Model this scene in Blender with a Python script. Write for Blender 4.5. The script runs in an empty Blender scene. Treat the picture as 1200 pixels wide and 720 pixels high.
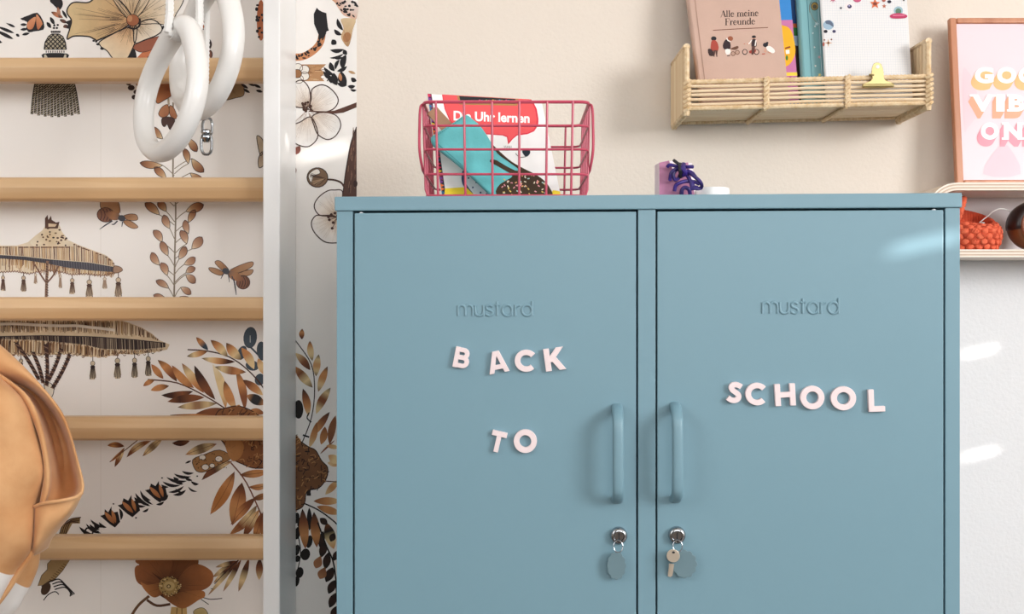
import bpy, math, random
from mathutils import Vector, Matrix, Euler
random.seed(7)
PI = math.pi
scene = bpy.context.scene
COL = scene.collection

# ------------------------------------------------------------------ camera, world, light
F = 1159.0            # focal length in pixels of the 1200x720 frame
EYE = 0.930           # eye height
WALL = 1.72           # distance of the back wall
def ray(px, py, D):
    return Vector(((px - 600) / F * D, D, EYE + (360 - py) / F * D))

cd = bpy.data.cameras.new('camera'); cam = bpy.data.objects.new('camera', cd); COL.objects.link(cam)
cam.location = (0, 0, EYE); cam.rotation_euler = (PI / 2, 0, 0)
cd.sensor_width = 36; cd.lens = 36 * F / 1200; cd.clip_start = 0.02
scene.camera = cam

scene.view_settings.view_transform = 'Standard'
scene.view_settings.look = 'None'
scene.view_settings.gamma = 1
scene.view_settings.use_curve_mapping = False
scene.view_settings.exposure = 0.42

w = bpy.data.worlds.new('sky'); scene.world = w; w.use_nodes = True
w.node_tree.nodes['Background'].inputs[0].default_value = (0.75, 0.86, 1.0, 1)
w.node_tree.nodes['Background'].inputs[1].default_value = 1.0

def area(name, loc, target, sx, sy, power, col=(1, 1, 1)):
    l = bpy.data.lights.new(name, 'AREA'); l.shape = 'RECTANGLE'; l.size = sx; l.size_y = sy
    l.energy = power; l.color = col
    o = bpy.data.objects.new(name, l); COL.objects.link(o); o.location = loc
    o.rotation_euler = (Vector(target) - Vector(loc)).to_track_quat('-Z', 'Y').to_euler()
    return o
# daylight through the window in the right-hand wall; the lamp behind the camera is added fill
area('window_daylight_left', (-2.2, -0.35, 1.75), (0.0, 1.4, 1.15), 1.7, 1.4, 19, (0.98, 0.99, 1.0))
area('window_daylight_right', (3.12, -0.95, 1.75), (0.0, 1.4, 1.15), 2.1, 1.2, 112, (0.98, 0.99, 1.0))
area('rear_fill_light', (0.3, -2.28, 1.75), (0.1, 1.7, 1.25), 2.2, 1.4, 26, (0.98, 0.99, 1.0))
SUN = Vector((-0.80, 0.50, -0.18)).normalized()
sl = bpy.data.lights.new('sun', 'SUN'); sl.energy = 4.5; sl.angle = 0.006; sl.color = (1, 0.97, 0.92)
so = bpy.data.objects.new('sun', sl); COL.objects.link(so); so.location = (4, -2, 4)
so.rotation_euler = SUN.to_track_quat('-Z', 'Y').to_euler()

# ------------------------------------------------------------------ helpers
def lin(h):
    h = h.lstrip('#'); r = []
    if len(h) == 3: h = ''.join(c * 2 for c in h)
    for i in (0, 2, 4):
        c = int(h[i:i + 2], 16) / 255
        r.append(c / 12.92 if c <= 0.04045 else ((c + 0.055) / 1.055) ** 2.4)
    return tuple(r)
def mixc(a, b, t): return tuple(a[i] + (b[i] - a[i]) * t for i in range(3))

MATS = {}
def mat(name, col, rough=0.5, metal=0.0, var=0.0, vscale=8.0, vstretch=(1, 1, 1), bump=0.0, bscale=200.0,
        sheen=0.0, col2=None, coat=0.0, spec=0.5, attr=False, bdist=0.001):
    if name in MATS: return MATS[name]
    m = bpy.data.materials.new(name); m.use_nodes = True; nt = m.node_tree; N = nt.nodes; L = nt.links
    b = N['Principled BSDF']
    c = lin(col) if isinstance(col, str) else col
    b.inputs['Base Color'].default_value = (*c, 1)
    b.inputs['Roughness'].default_value = rough; b.inputs['Metallic'].default_value = metal
    b.inputs['Specular IOR Level'].default_value = spec
    if sheen:
        b.inputs['Sheen Weight'].default_value = sheen; b.inputs['Sheen Roughness'].default_value = 0.45
        b.inputs['Sheen Tint'].default_value = (1, 0.85, 0.7, 1)
    if coat: b.inputs['Coat Weight'].default_value = coat; b.inputs['Coat Roughness'].default_value = 0.12
    tc = N.new('ShaderNodeTexCoord'); mp = N.new('ShaderNodeMapping'); mp.inputs['Scale'].default_value = vstretch
    L.new(tc.outputs['Object'], mp.inputs['Vector'])
    src = None
    if attr:
        a = N.new('ShaderNodeAttribute'); a.attribute_name = 'Col'; src = a.outputs['Color']
    if var or col2:
        nz = N.new('ShaderNodeTexNoise'); nz.inputs['Scale'].default_value = vscale; nz.inputs['Detail'].default_value = 5
        L.new(mp.outputs['Vector'], nz.inputs['Vector'])
        mx = N.new('ShaderNodeMix'); mx.data_type = 'RGBA'
        rp = N.new('ShaderNodeMapRange'); rp.inputs[1].default_value = 0.3; rp.inputs[2].default_value = 0.7
        L.new(nz.outputs['Fac'], rp.inputs[0]); L.new(rp.outputs[0], mx.inputs['Factor'])
        if attr:
            mx.blend_type = 'MULTIPLY'
            mx.inputs[6].default_value = (1, 1, 1, 1)
            L.new(src, mx.inputs[6]); mx.inputs[7].default_value = (1 - var, 1 - var, 1 - var, 1)
        else:
            mx.inputs[6].default_value = (*c, 1)
            c2 = lin(col2) if col2 else tuple(x * (1 - var) for x in c)
            mx.inputs[7].default_value = (*c2, 1)
        L.new(mx.outputs[2], b.inputs['Base Color'])
    elif attr:
        L.new(src, b.inputs['Base Color'])
    if bump:
        nb = N.new('ShaderNodeTexNoise'); nb.inputs['Scale'].default_value = bscale; nb.inputs['Detail'].default_value = 4
        L.new(tc.outputs['Object'], nb.inputs['Vector'])
        bp = N.new('ShaderNodeBump'); bp.inputs['Strength'].default_value = bump; bp.inputs['Distance'].default_value = bdist
        L.new(nb.outputs['Fac'], bp.inputs['Height']); L.new(bp.outputs['Normal'], b.inputs['Normal'])
    MATS[name] = m
    return m

def wood(name, c1, c2, axis, rough=0.35, coat=0.0, freq=60):
    if name in MATS: return MATS[name]
    m = mat(name, c1, rough, coat=coat); nt = m.node_tree; N = nt.nodes; L = nt.links; b = N['Principled BSDF']
    tc = N.new('ShaderNodeTexCoord'); mp = N.new('ShaderNodeMapping')
    s = [freq, freq, freq]; s[axis] = freq * 0.04; mp.inputs['Scale'].default_value = s
    L.new(tc.outputs['Object'], mp.inputs['Vector'])
    n1 = N.new('ShaderNodeTexNoise'); n1.inputs['Scale'].default_value = 1.0; n1.inputs['Detail'].default_value = 6
    n1.inputs['Distortion'].default_value = 0.6
    L.new(mp.outputs['Vector'], n1.inputs['Vector'])
    r = N.new('ShaderNodeValToRGB'); r.color_ramp.elements[0].position = 0.32; r.color_ramp.elements[1].position = 0.72
    r.color_ramp.elements[0].color = (*lin(c1), 1); r.color_ramp.elements[1].color = (*lin(c2), 1)
    L.new(n1.outputs['Fac'], r.inputs[0]); L.new(r.outputs[0], b.inputs['Base Color'])
    return m

WLOC = {}
def wl(o): return WLOC.get(o.name, Vector((0, 0, 0))) if o else Vector((0, 0, 0))
def tag(o, label=None, cat=None, group=None, kind=None):
    if label: o['label'] = label
    if cat: o['category'] = cat
    if group: o['group'] = group
    if kind: o['kind'] = kind
    return o
def thing(name, label, cat, loc, group=None):
    o = bpy.data.objects.new(name, None); o.empty_display_size = 0.02; COL.objects.link(o)
    o.location = loc; WLOC[o.name] = Vector(loc)
    return tag(o, label, cat, group)

def catmull(pts, n=6, closed=False):
    P = [Vector(p) for p in pts]; out = []
    k = len(P)
    rng = range(k) if closed else range(k - 1)
    for i in rng:
        if closed: a, b, c, d = P[(i - 1) % k], P[i], P[(i + 1) % k], P[(i + 2) % k]
        else: a, b, c, d = P[max(i - 1, 0)], P[i], P[i + 1], P[min(i + 2, k - 1)]
        for j in range(n):
            t = j / n
            out.append(0.5 * ((2 * b) + (c - a) * t + (2 * a - 5 * b + 4 * c - d) * t * t + (3 * b - a - 3 * c + d) * t ** 3))
    if not closed: out.append(P[-1].copy())
    return out

class MB:
    def __init__(s): s.v = []; s.f = []; s.mi = []; s.c = None
    def add(s, verts, faces, mi=0):
        o = len(s.v); s.v += [Vector(p) for p in verts]
        s.f += [tuple(i + o for i in f) for f in faces]; s.mi += [mi] * len(faces)
    def box(s, lo, hi, T=None, mi=0):
        x0, y0, z0 = lo; x1, y1, z1 = hi
        vs = [Vector(p) for p in ((x0, y0, z0), (x1, y0, z0), (x1, y1, z0), (x0, y1, z0), (x0, y0, z1), (x1, y0, z1), (x1, y1, z1), (x0, y1, z1))]
        if T: vs = [T(*p) for p in vs]
        s.add(vs, [(0, 3, 2, 1), (4, 5, 6, 7), (0, 1, 5, 4), (1, 2, 6, 5), (2, 3, 7, 6), (3, 0, 4, 7)], mi)
    def hexa(s, q0, q1, mi=0):      # front quad, back quad (same order)
        s.add(list(q0) + list(q1), [(0, 1, 2, 3), (7, 6, 5, 4), (0, 4, 5, 1), (1, 5, 6, 2), (2, 6, 7, 3), (3, 7, 4, 0)], mi)
    def tube(s, pts, r, n=8, closed=False, mi=0, flat=1.0, up=None, prof=None):
        P = [Vector(p) for p in pts]; k = len(P)
        if k < 2: return
        R = r if isinstance(r, (list, tuple)) else [r] * k
        rings = []; prev = None
        for i in range(k):
            if closed: t = P[(i + 1) % k] - P[(i - 1) % k]
            else: t = P[min(i + 1, k - 1)] - P[max(i - 1, 0)]
            t = t.normalized() if t.length > 1e-9 else Vector((0, 0, 1))
            if up is not None: a = Vector(up)
            elif prev is not None: a = prev
            else: a = Vector((0, 0, 1)) if abs(t.z) < 0.9 else Vector((0, 1, 0))
            a = (a - t * a.dot(t)); a = a.normalized() if a.length > 1e-6 else t.orthogonal().normalized()
            prev = a; bb = t.cross(a)
            if prof: rings.append([P[i] + a * (q[0] * R[i]) + bb * (q[1] * R[i]) for q in prof])
            else: rings.append([P[i] + a * (math.cos(2 * PI * j / n) * R[i]) + bb * (math.sin(2 * PI * j / n) * R[i] * flat) for j in range(n)])
        if prof: n = len(prof)
        vs = [q for rg in rings for q in rg]; fs = []
        for i in range(k if closed else k - 1):
            i2 = (i + 1) % k
            for j in range(n):
                j2 = (j + 1) % n
                fs.append((i * n + j, i * n + j2, i2 * n + j2, i2 * n + j))
        if not closed:
            fs.append(tuple(range(n - 1, -1, -1))); fs.append(tuple((k - 1) * n + j for j in range(n)))
        s.add(vs, fs, mi)
    def grid(s, rows, closed_u=False, mi=0):
        nr = len(rows); nc = len(rows[0]); fs = []
        for i in range(nr - 1):
            for j in range(nc if closed_u else nc - 1):
                j2 = (j + 1) % nc
                fs.append((i * nc + j, i * nc + j2, (i + 1) * nc + j2, (i + 1) * nc + j))
        s.add([p for r in rows for p in r], fs, mi)
    def prism(s, pts, off, mi=0, side_mi=None):
        n = len(pts); A = [Vector(p) for p in pts]; B = [p + Vector(off) for p in A]
        o = len(s.v); s.v += A + B
        s.f += [tuple(o + i for i in range(n)), tuple(o + n + i for i in range(n - 1, -1, -1))]; s.mi += [mi, mi]
        for i in range(n):
            j = (i + 1) % n; s.f.append((o + i, o + n + i, o + n + j, o + j)); s.mi.append(mi if side_mi is None else side_mi)
    def lathe(s, prof, n, T, closed_ends=True, mi=0):   # prof (r,h) ; T(x,y,h)->world
        rows = [[T(r * math.cos(2 * PI * j / n), r * math.sin(2 * PI * j / n), h) for j in range(n)] for r, h in prof]
        s.grid(rows, True, mi)
        if closed_ends:
            o = len(s.v); 
            k = len(prof)
            s.f.append(tuple(o - k * n + j for j in range(n - 1, -1, -1))); s.mi.append(mi)
            s.f.append(tuple(o - n + j for j in range(n))); s.mi.append(mi)
    def build(s, name, mats, parent=None, smooth=True, bevel=0.0, bseg=2, sub=0, angle=40, solid=0.0, fix=True):
        base = wl(parent)
        me = bpy.data.meshes.new(name)
        me.from_pydata([tuple(p - base) for p in s.v], [], s.f)
        for m in (mats if isinstance(mats, (list, tuple)) else [mats]): me.materials.append(m)
        me.polygons.foreach_set('material_index', s.mi)
        if fix:
            import bmesh
            bm = bmesh.new(); bm.from_mesh(me); bmesh.ops.recalc_face_normals(bm, faces=bm.faces); bm.to_mesh(me); bm.free()
        if smooth:
            me.polygons.foreach_set('use_smooth', [True] * len(me.polygons))
            if hasattr(me, 'set_sharp_from_angle'): me.set_sharp_from_angle(angle=math.radians(angle))
        o = bpy.data.objects.new(name, me); COL.objects.link(o)
        if parent: o.parent = parent
        WLOC[o.name] = base.copy()
        if solid:
            md = o.modifiers.new('solid', 'SOLIDIFY'); md.thickness = solid; md.offset = 0
        if bevel:
            md = o.modifiers.new('bevel', 'BEVEL'); md.width = bevel; md.segments = bseg; md.limit_method = 'ANGLE'; md.angle_limit = math.radians(35)
        if sub:
            md = o.modifiers.new('sub', 'SUBSURF'); md.levels = sub; md.render_levels = sub
        return o

def relocate(o, origin):
    """move a top-level mesh object's origin to a point without moving the mesh"""
    origin = Vector(origin)
    o.data.transform(Matrix.Translation(-origin)); o.location = origin; WLOC[o.name] = origin.copy()
    return o

# text outlines from the built-in font
_tc = {}
def glyphs(txt, offset=0.0, extrude=0.0, bevel=0.0, res=6):
    key = (txt, offset, extrude, bevel)
    if key in _tc: return _tc[key]
    cu = bpy.data.curves.new('t', 'FONT'); cu.body = txt; cu.size = 1; cu.offset = offset; cu.extrude = extrude
    cu.bevel_depth = bevel; cu.bevel_resolution = 1; cu.resolution_u = res; cu.fill_mode = 'BOTH' if extrude else 'FRONT'
    ob = bpy.data.objects.new('t', cu); COL.objects.link(ob)
    dg = bpy.context.evaluated_depsgraph_get(); dg.update(); ev = ob.evaluated_get(dg); me = ev.to_mesh()
    V = [v.co.copy() for v in me.vertices]; Fc = [tuple(p.vertices) for p in me.polygons]
    ev.to_mesh_clear(); bpy.data.objects.remove(ob); bpy.data.curves.remove(cu)
    xs = [v.x for v in V]; ys = [v.y for v in V]
    _tc[key] = (V, Fc, min(xs), max(xs), min(ys), max(ys))
    return _tc[key]

# flat print laid on a surface: coordinates are those of the drawing, mp() puts them on the surface
class Print:
    def __init__(s, mp): s.mp = mp; s.v = []; s.f = []; s.c = []; s.k = 0
    def face(s, pts, cols, layer):
        o = len(s.v); layer = layer + (s.k % 40) / 44
        for i, p in enumerate(pts):
            s.v.append(s.mp(p[0], p[1], layer)); s.c.append(cols[i] if isinstance(cols, list) else cols)
        s.f.append(tuple(range(o, o + len(pts))))
    def poly(s, pts, col, layer=1, smooth=0, ink=0.0, inkcol='#241c1c'):
        if smooth: pts = [(p.x, p.y) for p in catmull([(a, b, 0) for a, b in pts], smooth, True)]
        s.k += 1
        s.face(pts, lin(col), layer)
        if ink: s.stroke(list(pts) + [pts[0]], ink, inkcol, layer + 1, smooth=0, taper=(1, 1))
    def petal(s, pts, c_in, c_out, centre, layer=1, smooth=5, ink=0.0, inkcol='#241c1c', hatch=0, hcol='#6b4a35', hw=0.5, bias=0.5):
        pts = [(p.x, p.y) for p in catmull([(a, b, 0) for a, b in pts], smooth, True)]
        s.k += 1; n = len(pts); ci = lin(c_in); co = lin(c_out); mid = mixc(ci, co, bias)
        cx = sum(p[0] for p in pts) / n; cy = sum(p[1] for p in pts) / n
        dm = max(math.hypot(p[0] - centre[0], p[1] - centre[1]) for p in pts)
        def c(p): 
            t = min(1, math.hypot(p[0] - centre[0], p[1] - centre[1]) / dm); return mixc(ci, co, min(1, t / max(bias, .01) * .5 if t < bias else .5 + (t - bias) / (1 - bias) * .5))
        for i in range(n):
            a, b = pts[i], pts[(i + 1) % n]
            s.face([a, b, (cx, cy)], [c(a), c(b), c((cx, cy))], layer)
        for k in range(hatch):
            p = pts[random.randrange(n)]
            if math.hypot(p[0] - centre[0], p[1] - centre[1]) < dm * 0.45: continue
            t0 = random.uniform(0.25, 0.6); t1 = random.uniform(0.8, 0.98) if random.random() < .5 else random.uniform(.5, .75)
            if random.random() < .5: t0, t1 = random.uniform(.1, .25), random.uniform(.4, .6)
            q = lambda t: (centre[0] + (p[0] - centre[0]) * t, centre[1] + (p[1] - centre[1]) * t)
            s.stroke([q(t0), q(t1)], hw, hcol, layer + 1, smooth=0, taper=(.4, .2))
        if ink: s.stroke(pts + [pts[0]], ink, inkcol, layer + 2, smooth=0, taper=(1, 1))
    def stroke(s, pts, w, col, layer=3, smooth=4, taper=(1, 1)):
        P = [(p.x, p.y) for p in catmull([(a, b, 0) for a, b in pts], smooth)] if smooth and len(pts) > 2 else list(pts)
        s.k += 1; n = len(P); Lf = []; Rt = []
        for i in range(n):
            a = P[max(i - 1, 0)]; b = P[min(i + 1, n - 1)]
            dx, dy = b[0] - a[0], b[1] - a[1]; l = math.hypot(dx, dy) or 1; nx, ny = -dy / l, dx / l
            t = i / (n - 1)
            ww = (w[min(int(t * (len(w) - 1) + .5), len(w) - 1)] if isinstance(w, (list, tuple)) else w) * 0.5
            if taper != (1, 1): ww *= (taper[0] + (1 - taper[0]) * min(1, t * 2)) if t < .5 else (taper[1] + (1 - taper[1]) * min(1, (1 - t) * 2))
            Lf.append((P[i][0] + nx * ww, P[i][1] + ny * ww)); Rt.append((P[i][0] - nx * ww, P[i][1] - ny * ww))
        c = lin(col) if isinstance(col, str) else col
        for i in range(n - 1): s.face([Lf[i], Lf[i + 1], Rt[i + 1], Rt[i]], c, layer)
    def leaf(s, p0, p1, wd, cols, layer=1, bend=0.0, n=9, ink=0.0, fat=0.5, inkcol='#2a1c18', vein=None):
        s.k += 1; C = [lin(c) for c in cols]; dx, dy = p1[0] - p0[0], p1[1] - p0[1]; l = math.hypot(dx, dy) or 1; nx, ny = -dy / l, dx / l
        A = []; B = []; K = []
        for i in range(n + 1):
            t = i / n; b = bend * l * 4 * t * (1 - t)
            tt = t ** (math.log(.5) / math.log(fat)); h = wd * .5 * math.sin(PI * min(max(tt, 0.0), 1)) ** .85 + (0.12 if 0 < i < n else 0)
            x = p0[0] + dx * t + nx * b; y = p0[1] + dy * t + ny * b
            A.append((x + nx * h, y + ny * h)); B.append((x - nx * h, y - ny * h))
            u = t * (len(C) - 1); k = min(int(u), len(C) - 2) if len(C) > 1 else 0
            K.append(mixc(C[k], C[k + 1], u - k) if len(C) > 1 else C[0])
        for i in range(n): s.face([A[i], A[i + 1], B[i + 1], B[i]], [K[i], K[i + 1], K[i + 1], K[i]], layer)
        if vein: s.stroke([((A[i][0] + B[i][0]) / 2, (A[i][1] + B[i][1]) / 2) for i in range(n + 1)], .5, vein, layer + 1, smooth=0)
        if ink: s.stroke(A + B[::-1] + [A[0]], ink, inkcol, layer + 1, smooth=0)
    def ell(s, x, y, rx, ry, col, layer=1, n=18, rot=0.0, ink=0.0, inkcol='#241c1c'):
        c, q = math.cos(rot), math.sin(rot)
        pts = [(x + rx * math.cos(2 * PI * i / n) * c - ry * math.sin(2 * PI * i / n) * q, y + rx * math.cos(2 * PI * i / n) * q + ry * math.sin(2 * PI * i / n) * c) for i in range(n)]
        s.poly(pts, col, layer, 0, ink, inkcol)
    def glyph(s, txt, x0, y0, x1, y1, col, layer=2, offset=0.0, shear=0.0, slope=0.0):
        V, Fc, a, b, c, d = glyphs(txt, offset)
        s.k += 1; layer = layer + (s.k % 40) / 44; o = len(s.v); cc = lin(col)
        for v in V:
            u = (v.x - a) / (b - a); t = (v.y - c) / (d - c)
            x = x0 + (x1 - x0) * u + shear * t; y = y1 + (y0 - y1) * t + slope * (x1 - x0) * u
            s.v.append(s.mp(x, y, layer)); s.c.append(cc)
        s.f += [tuple(i + o for i in f) for f in Fc]
    def build(s, name, parent, m):
        base = wl(parent); me = bpy.data.meshes.new(name)
        me.from_pydata([tuple(p - base) for p in s.v], [], s.f)
        at = me.attributes.new('Col', 'FLOAT_COLOR', 'POINT')
        flat = []
        for c in s.c: flat += [c[0], c[1], c[2], 1.0]
        at.data.foreach_set('color', flat)
        me.materials.append(m)
        o = bpy.data.objects.new(name, me); COL.objects.link(o); o.parent = parent; WLOC[o.name] = base.copy()
        return o

def plane_map(P0, P1, P2, step=1e-4, base=2e-4):
    """drawing coordinates -> the surface through three points (seen along the sight lines the drawing was measured on)"""
    P0, P1, P2 = Vector(P0), Vector(P1), Vector(P2); n = (P1 - P0).cross(P2 - P0).normalized()
    E = Vector((0, 0, EYE))
    if n.dot(E - P0) < 0: n = -n
    def mp(x, y, layer):
        d = Vector(((x - 600) / F, 1, (360 - y) / F)); t = (P0 - E).dot(n) / d.dot(n)
        return E + d * t + n * (base + step * layer)
    return mp

def onplane(A, B, C_, px, py):
    n = (B - A).cross(C_ - A).normalized(); E = Vector((0, 0, EYE)); d = Vector(((px - 600) / F, 1, (360 - py) / F))
    return E + d * ((A - E).dot(n) / d.dot(n))
M_PRINT = mat('printed_ink', '#ffffff', 0.55, attr=True, var=0.16, vscale=55, spec=0.3)
M_INKFLAT = mat('printed_flat', '#ffffff', 0.45, attr=True, spec=0.3)
M_SLATS = mat('shutter_paint', '#d8d8d6', 0.6)

# ------------------------------------------------------------------ the room
RX0, RX1, RY0, HZ = -2.3, 3.2, -2.4, 2.5
M_BEIGE = mat('beige_wall_paint', '#e9ddd0', 0.85, var=0.05, vscale=3, bump=0.5, bscale=170, bdist=0.0015)
# lower right stretch of the wall is painted white (a plain paint boundary)
def two_tone():
    m = MATS['beige_wall_paint']; nt = m.node_tree; N = nt.nodes; L = nt.links
    b = N['Principled BSDF']; old = b.inputs['Base Color'].links[0].from_socket
    tc = N.new('ShaderNodeTexCoord'); sp = N.new('ShaderNodeSeparateXYZ'); L.new(tc.outputs['Object'], sp.inputs[0])
    lt = N.new('ShaderNodeMath'); lt.operation = 'LESS_THAN'; L.new(sp.outputs['Z'], lt.inputs[0]); lt.inputs[1].default_value = EYE + 0.13
    gt = N.new('ShaderNodeMath'); gt.operation = 'GREATER_THAN'; L.new(sp.outputs['X'], gt.inputs[0]); gt.inputs[1].default_value = -0.268
    mu = N.new('ShaderNodeMath'); mu.operation = 'MULTIPLY'; L.new(lt.outputs[0], mu.inputs[0]); L.new(gt.outputs[0], mu.inputs[1])
    mx = N.new('ShaderNodeMix'); mx.data_type = 'RGBA'; L.new(mu.outputs[0], mx.inputs['Factor']); L.new(old, mx.inputs[6])
    mx.inputs[7].default_value = (*lin('#e8e7e8'), 1); L.new(mx.outputs[2], b.inputs['Base Color'])
two_tone()
M_TAUPE = mat('taupe_wall_paint', '#a59d94', 0.85, bump=0.3, bscale=150)
M_WHITEWALL = mat('white_wall_paint', '#f2efea', 0.85, bump=0.3, bscale=150)
def struct(name, mb, m, parent=None, **k):
    o = mb.build(name, m, parent, smooth=False, **k)
    if not parent: o['kind'] = 'structure'
    return o
b = MB(); b.box((RX0 - .1, WALL, 0), (RX1 + .1, WALL + .1, HZ)); wall_back = struct('wall_back', b, M_BEIGE)
b = MB(); b.box((RX0 - .1, RY0, 0), (RX0, WALL, HZ)); struct('wall_left', b, M_TAUPE)
b = MB(); b.box((RX0 - .1, RY0 - .1, -0.1), (RX1 + .1, WALL + .1, 0)); struct('floor', b, wood('oak_floor', '#5f5048', '#75655a', 1, 0.4, freq=14))
b = MB(); b.box((RX0 - .1, RY0 - .1, HZ), (RX1 + .1, WALL + .1, HZ + .1)); struct('ceiling', b, M_WHITEWALL)
# right wall with a window opening closed by a roller shutter that has a few open slits
WY0, WY1, WZ0, WZ1 = -2.1, 0.5, 0.90, 2.40
b = MB()
b.box((RX1, RY0, 0), (RX1 + .1, WALL, WZ0)); b.box((RX1, RY0, WZ1), (RX1 + .1, WALL, HZ))
b.box((RX1, RY0, WZ0), (RX1 + .1, WY0, WZ1)); b.box((RX1, WY1, WZ0), (RX1 + .1, WALL, WZ1))
struct('wall_right', b, M_WHITEWALL)
win = MB()
for (y0, y1, z0, z1) in ((WY0, WY0 + .05, WZ0, WZ1), (WY1 - .05, WY1, WZ0, WZ1), (WY0, WY1, WZ0, WZ0 + .05), (WY0, WY1, WZ1 - .05, WZ1)):
    win.box((RX1 + .02, y0, z0), (RX1 + .06, y1, z1))
window1 = struct('window_1', win, mat('white_window_frame', '#f4f4f2', 0.4))
slits = []
for (px, py, D, wid, hgt) in ((1150, 412, WALL, .060, .016), (1150, 532, WALL, .060, .016), (1085, 286, 1.25, .085, .020), (382, 178, WALL, .085, .020), (330, 172, 1.66, .03, .02)):
    P = ray(px, py, D); t = (RX1 + .05 - P.x) / SUN.x; Q = P + SUN * t
    hw = wid * 0.5 * (abs(SUN.y / SUN.x) + .0)
    slits.append((Q.y, Q.z, hw, hgt))
slits.sort(key=lambda q: q[1])
sh = MB(); z = WZ0 + .02; X0, X1 = RX1 + .045, RX1 + .05
for (qy, qz, hw, hg) in slits:
    z0 = max(qz - hg / 2, z)
    if z0 > z: sh.box((X0, WY0 + .02, z), (X1, WY1 - .02, z0))
    sh.box((X0, WY0 + .02, z0), (X1, qy - hw, qz + hg / 2)); sh.box((X0, qy + hw, z0), (X1, WY1 - .02, qz + hg / 2))
    z = qz + hg / 2
sh.box((X0, WY0 + .02, z), (X1, WY1 - .02, WZ1 - .02))
sh.build('roller_shutter', M_SLATS, window1, smooth=False)
b = MB()
for (y0, y1, z0, z1) in ((-1.3, -1.24, .95, 2.45), (.54, .6, .95, 2.45), (-1.3, .6, .95, 1.01), (-1.3, .6, 2.39, 2.45), (-.38, -.32, .95, 2.45)):
    b.box((RX0 + .001, y0, z0), (RX0 + .05, y1, z1))
window3 = struct('window_3', b, MATS['white_window_frame'])
# wall behind the camera with an unseen window frame added behind the fill lamp
b = MB(); b.box((RX0 - .1, RY0 - .1, 0), (RX1 + .1, RY0, HZ)); struct('wall_front', b, M_TAUPE)
b = MB()
for (x0, x1, z0, z1) in ((-.6, -.54, 1.0, 2.45), (1.66, 1.72, 1.0, 2.45), (-.6, 1.72, 1.0, 1.06), (-.6, 1.72, 2.39, 2.45), (.53, .59, 1.0, 2.45)):
    b.box((x0, RY0 + .001, z0), (x1, RY0 + .05, z1))
window2 = struct('unseen_window_2', b, MATS['white_window_frame'])

# ------------------------------------------------------------------ wallpaper and its print
def W(px, py, layer=0):
    p = ray(px, py, WALL); p.y = WALL - 0.0006 - layer * 1e-4; return p
M_PAPER = mat('white_wallpaper', '#f3eee9', 0.5, var=0.03, vscale=2.5, bump=0.08, bscale=90)
b = MB(); lo = ray(-330, 0, WALL); hi = ray(418, 0, WALL)
b.box((lo.x, WALL - .0005, .06), (hi.x, WALL, HZ - .005))
paper = b.build('wallpaper', M_PAPER, wall_back, smooth=False)
b = MB()
for sx in (118, -190):
    q = ray(sx, 0, WALL).x; b.box((q, WALL - .00056, .06), (q + .0006, WALL - .0005, HZ - .006))
b.build('paper_seam', mat('paper_seam', '#dcd4cc', 0.7), paper, smooth=False)
INK = '#1f1b1e'
def mot(): return Print(W)
def done(p, name): return p.build(name, paper, M_PRINT)

# large cream hibiscus
p = mot(); ce = (155, 24)
p.poly([(160, 70), (172, 57), (190, 43), (205, 40), (200, 62), (185, 90), (165, 82)], '#c9784f', 1, 4)
p.poly([(157, 53), (190, 42), (184, 55), (170, 61), (161, 60)], '#9a5a43', 2, 4, .6)
p.poly([(172, 68), (178, 64), (185, 66), (182, 80), (170, 76)], '#2a2020', 2, 3)
p.poly([(150, 60), (158, 58), (160, 72), (150, 72)], INK, 1, 3)
p.petal([(155, 24), (118, 46), (111, 46), (104, 43), (87, 42.5), (79, 46), (82, 34), (84, 24), (79, 16), (80, 9), (87, 3), (104, 3), (114, -4), (130, -8)], '#c99a6a', '#dcc394', ce, 2, ink=1.6, hatch=46, hcol='#3b2c26', hw=1.0)
p.petal([(155, 24), (128, -8), (120, -30), (150, -52), (178, -40), (180, -10)], '#cfa878', '#eadfc9', ce, 2, ink=1.0, hatch=50, hcol='#5b4a3c', hw=1.0)
p.petal([(156, 24), (176, -20), (200, -30), (216, -5), (206, 18), (200, 29), (184, 28)], '#d5b483', '#efe6d8', ce, 2, ink=1.0, hatch=46, hcol='#3b2f28', hw=1.0)
p.petal([(157, 30), (120, 47), (118, 54), (126, 60), (132, 68), (142, 76), (150, 68), (156, 56), (160, 44)], '#dba067', '#efdfc0', ce, 3, ink=1.2, hatch=36, hcol='#4a3323', hw=.9)
p.petal([(158, 32), (166, 26), (178, 23), (188, 29), (190, 36), (183, 42), (170, 47), (159, 51), (157, 44)], '#cfab7c', '#efe6d6', ce, 4, ink=1.3, hatch=18, hcol='#6a5444', hw=.6)
for k in range(44):
    a = random.uniform(0, 2 * PI); r0 = random.uniform(8, 20); r1 = r0 + random.uniform(5, 16)
    p.stroke([(ce[0] + math.cos(a) * r0, ce[1] + math.sin(a) * r0 * .7), (ce[0] + math.cos(a) * r1, ce[1] + math.sin(a) * r1 * .8)], .8, '#3a2a26', 6, 0, (.3, .3))
p.ell(156, 24, 7.5, 7, '#a4623f', 7, ink=.7); p.ell(152.5, 22, 3, 4, '#c38a60', 8); p.stroke([(150, 32), (158, 34), (164, 30), (164, 22)], 2.2, '#2a1d1a', 8)
p.poly([(189, 31), (200, 29), (198, 36), (193, 38)], INK, 6)
for (x, y, r) in ((110, 48, 1.6), (115, 52, 2), (113, 49, 1.4), (120, 57, 2.4)): p.ell(x, y, r, r * .7, INK, 2)
done(p, 'printed_hibiscus')
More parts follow.
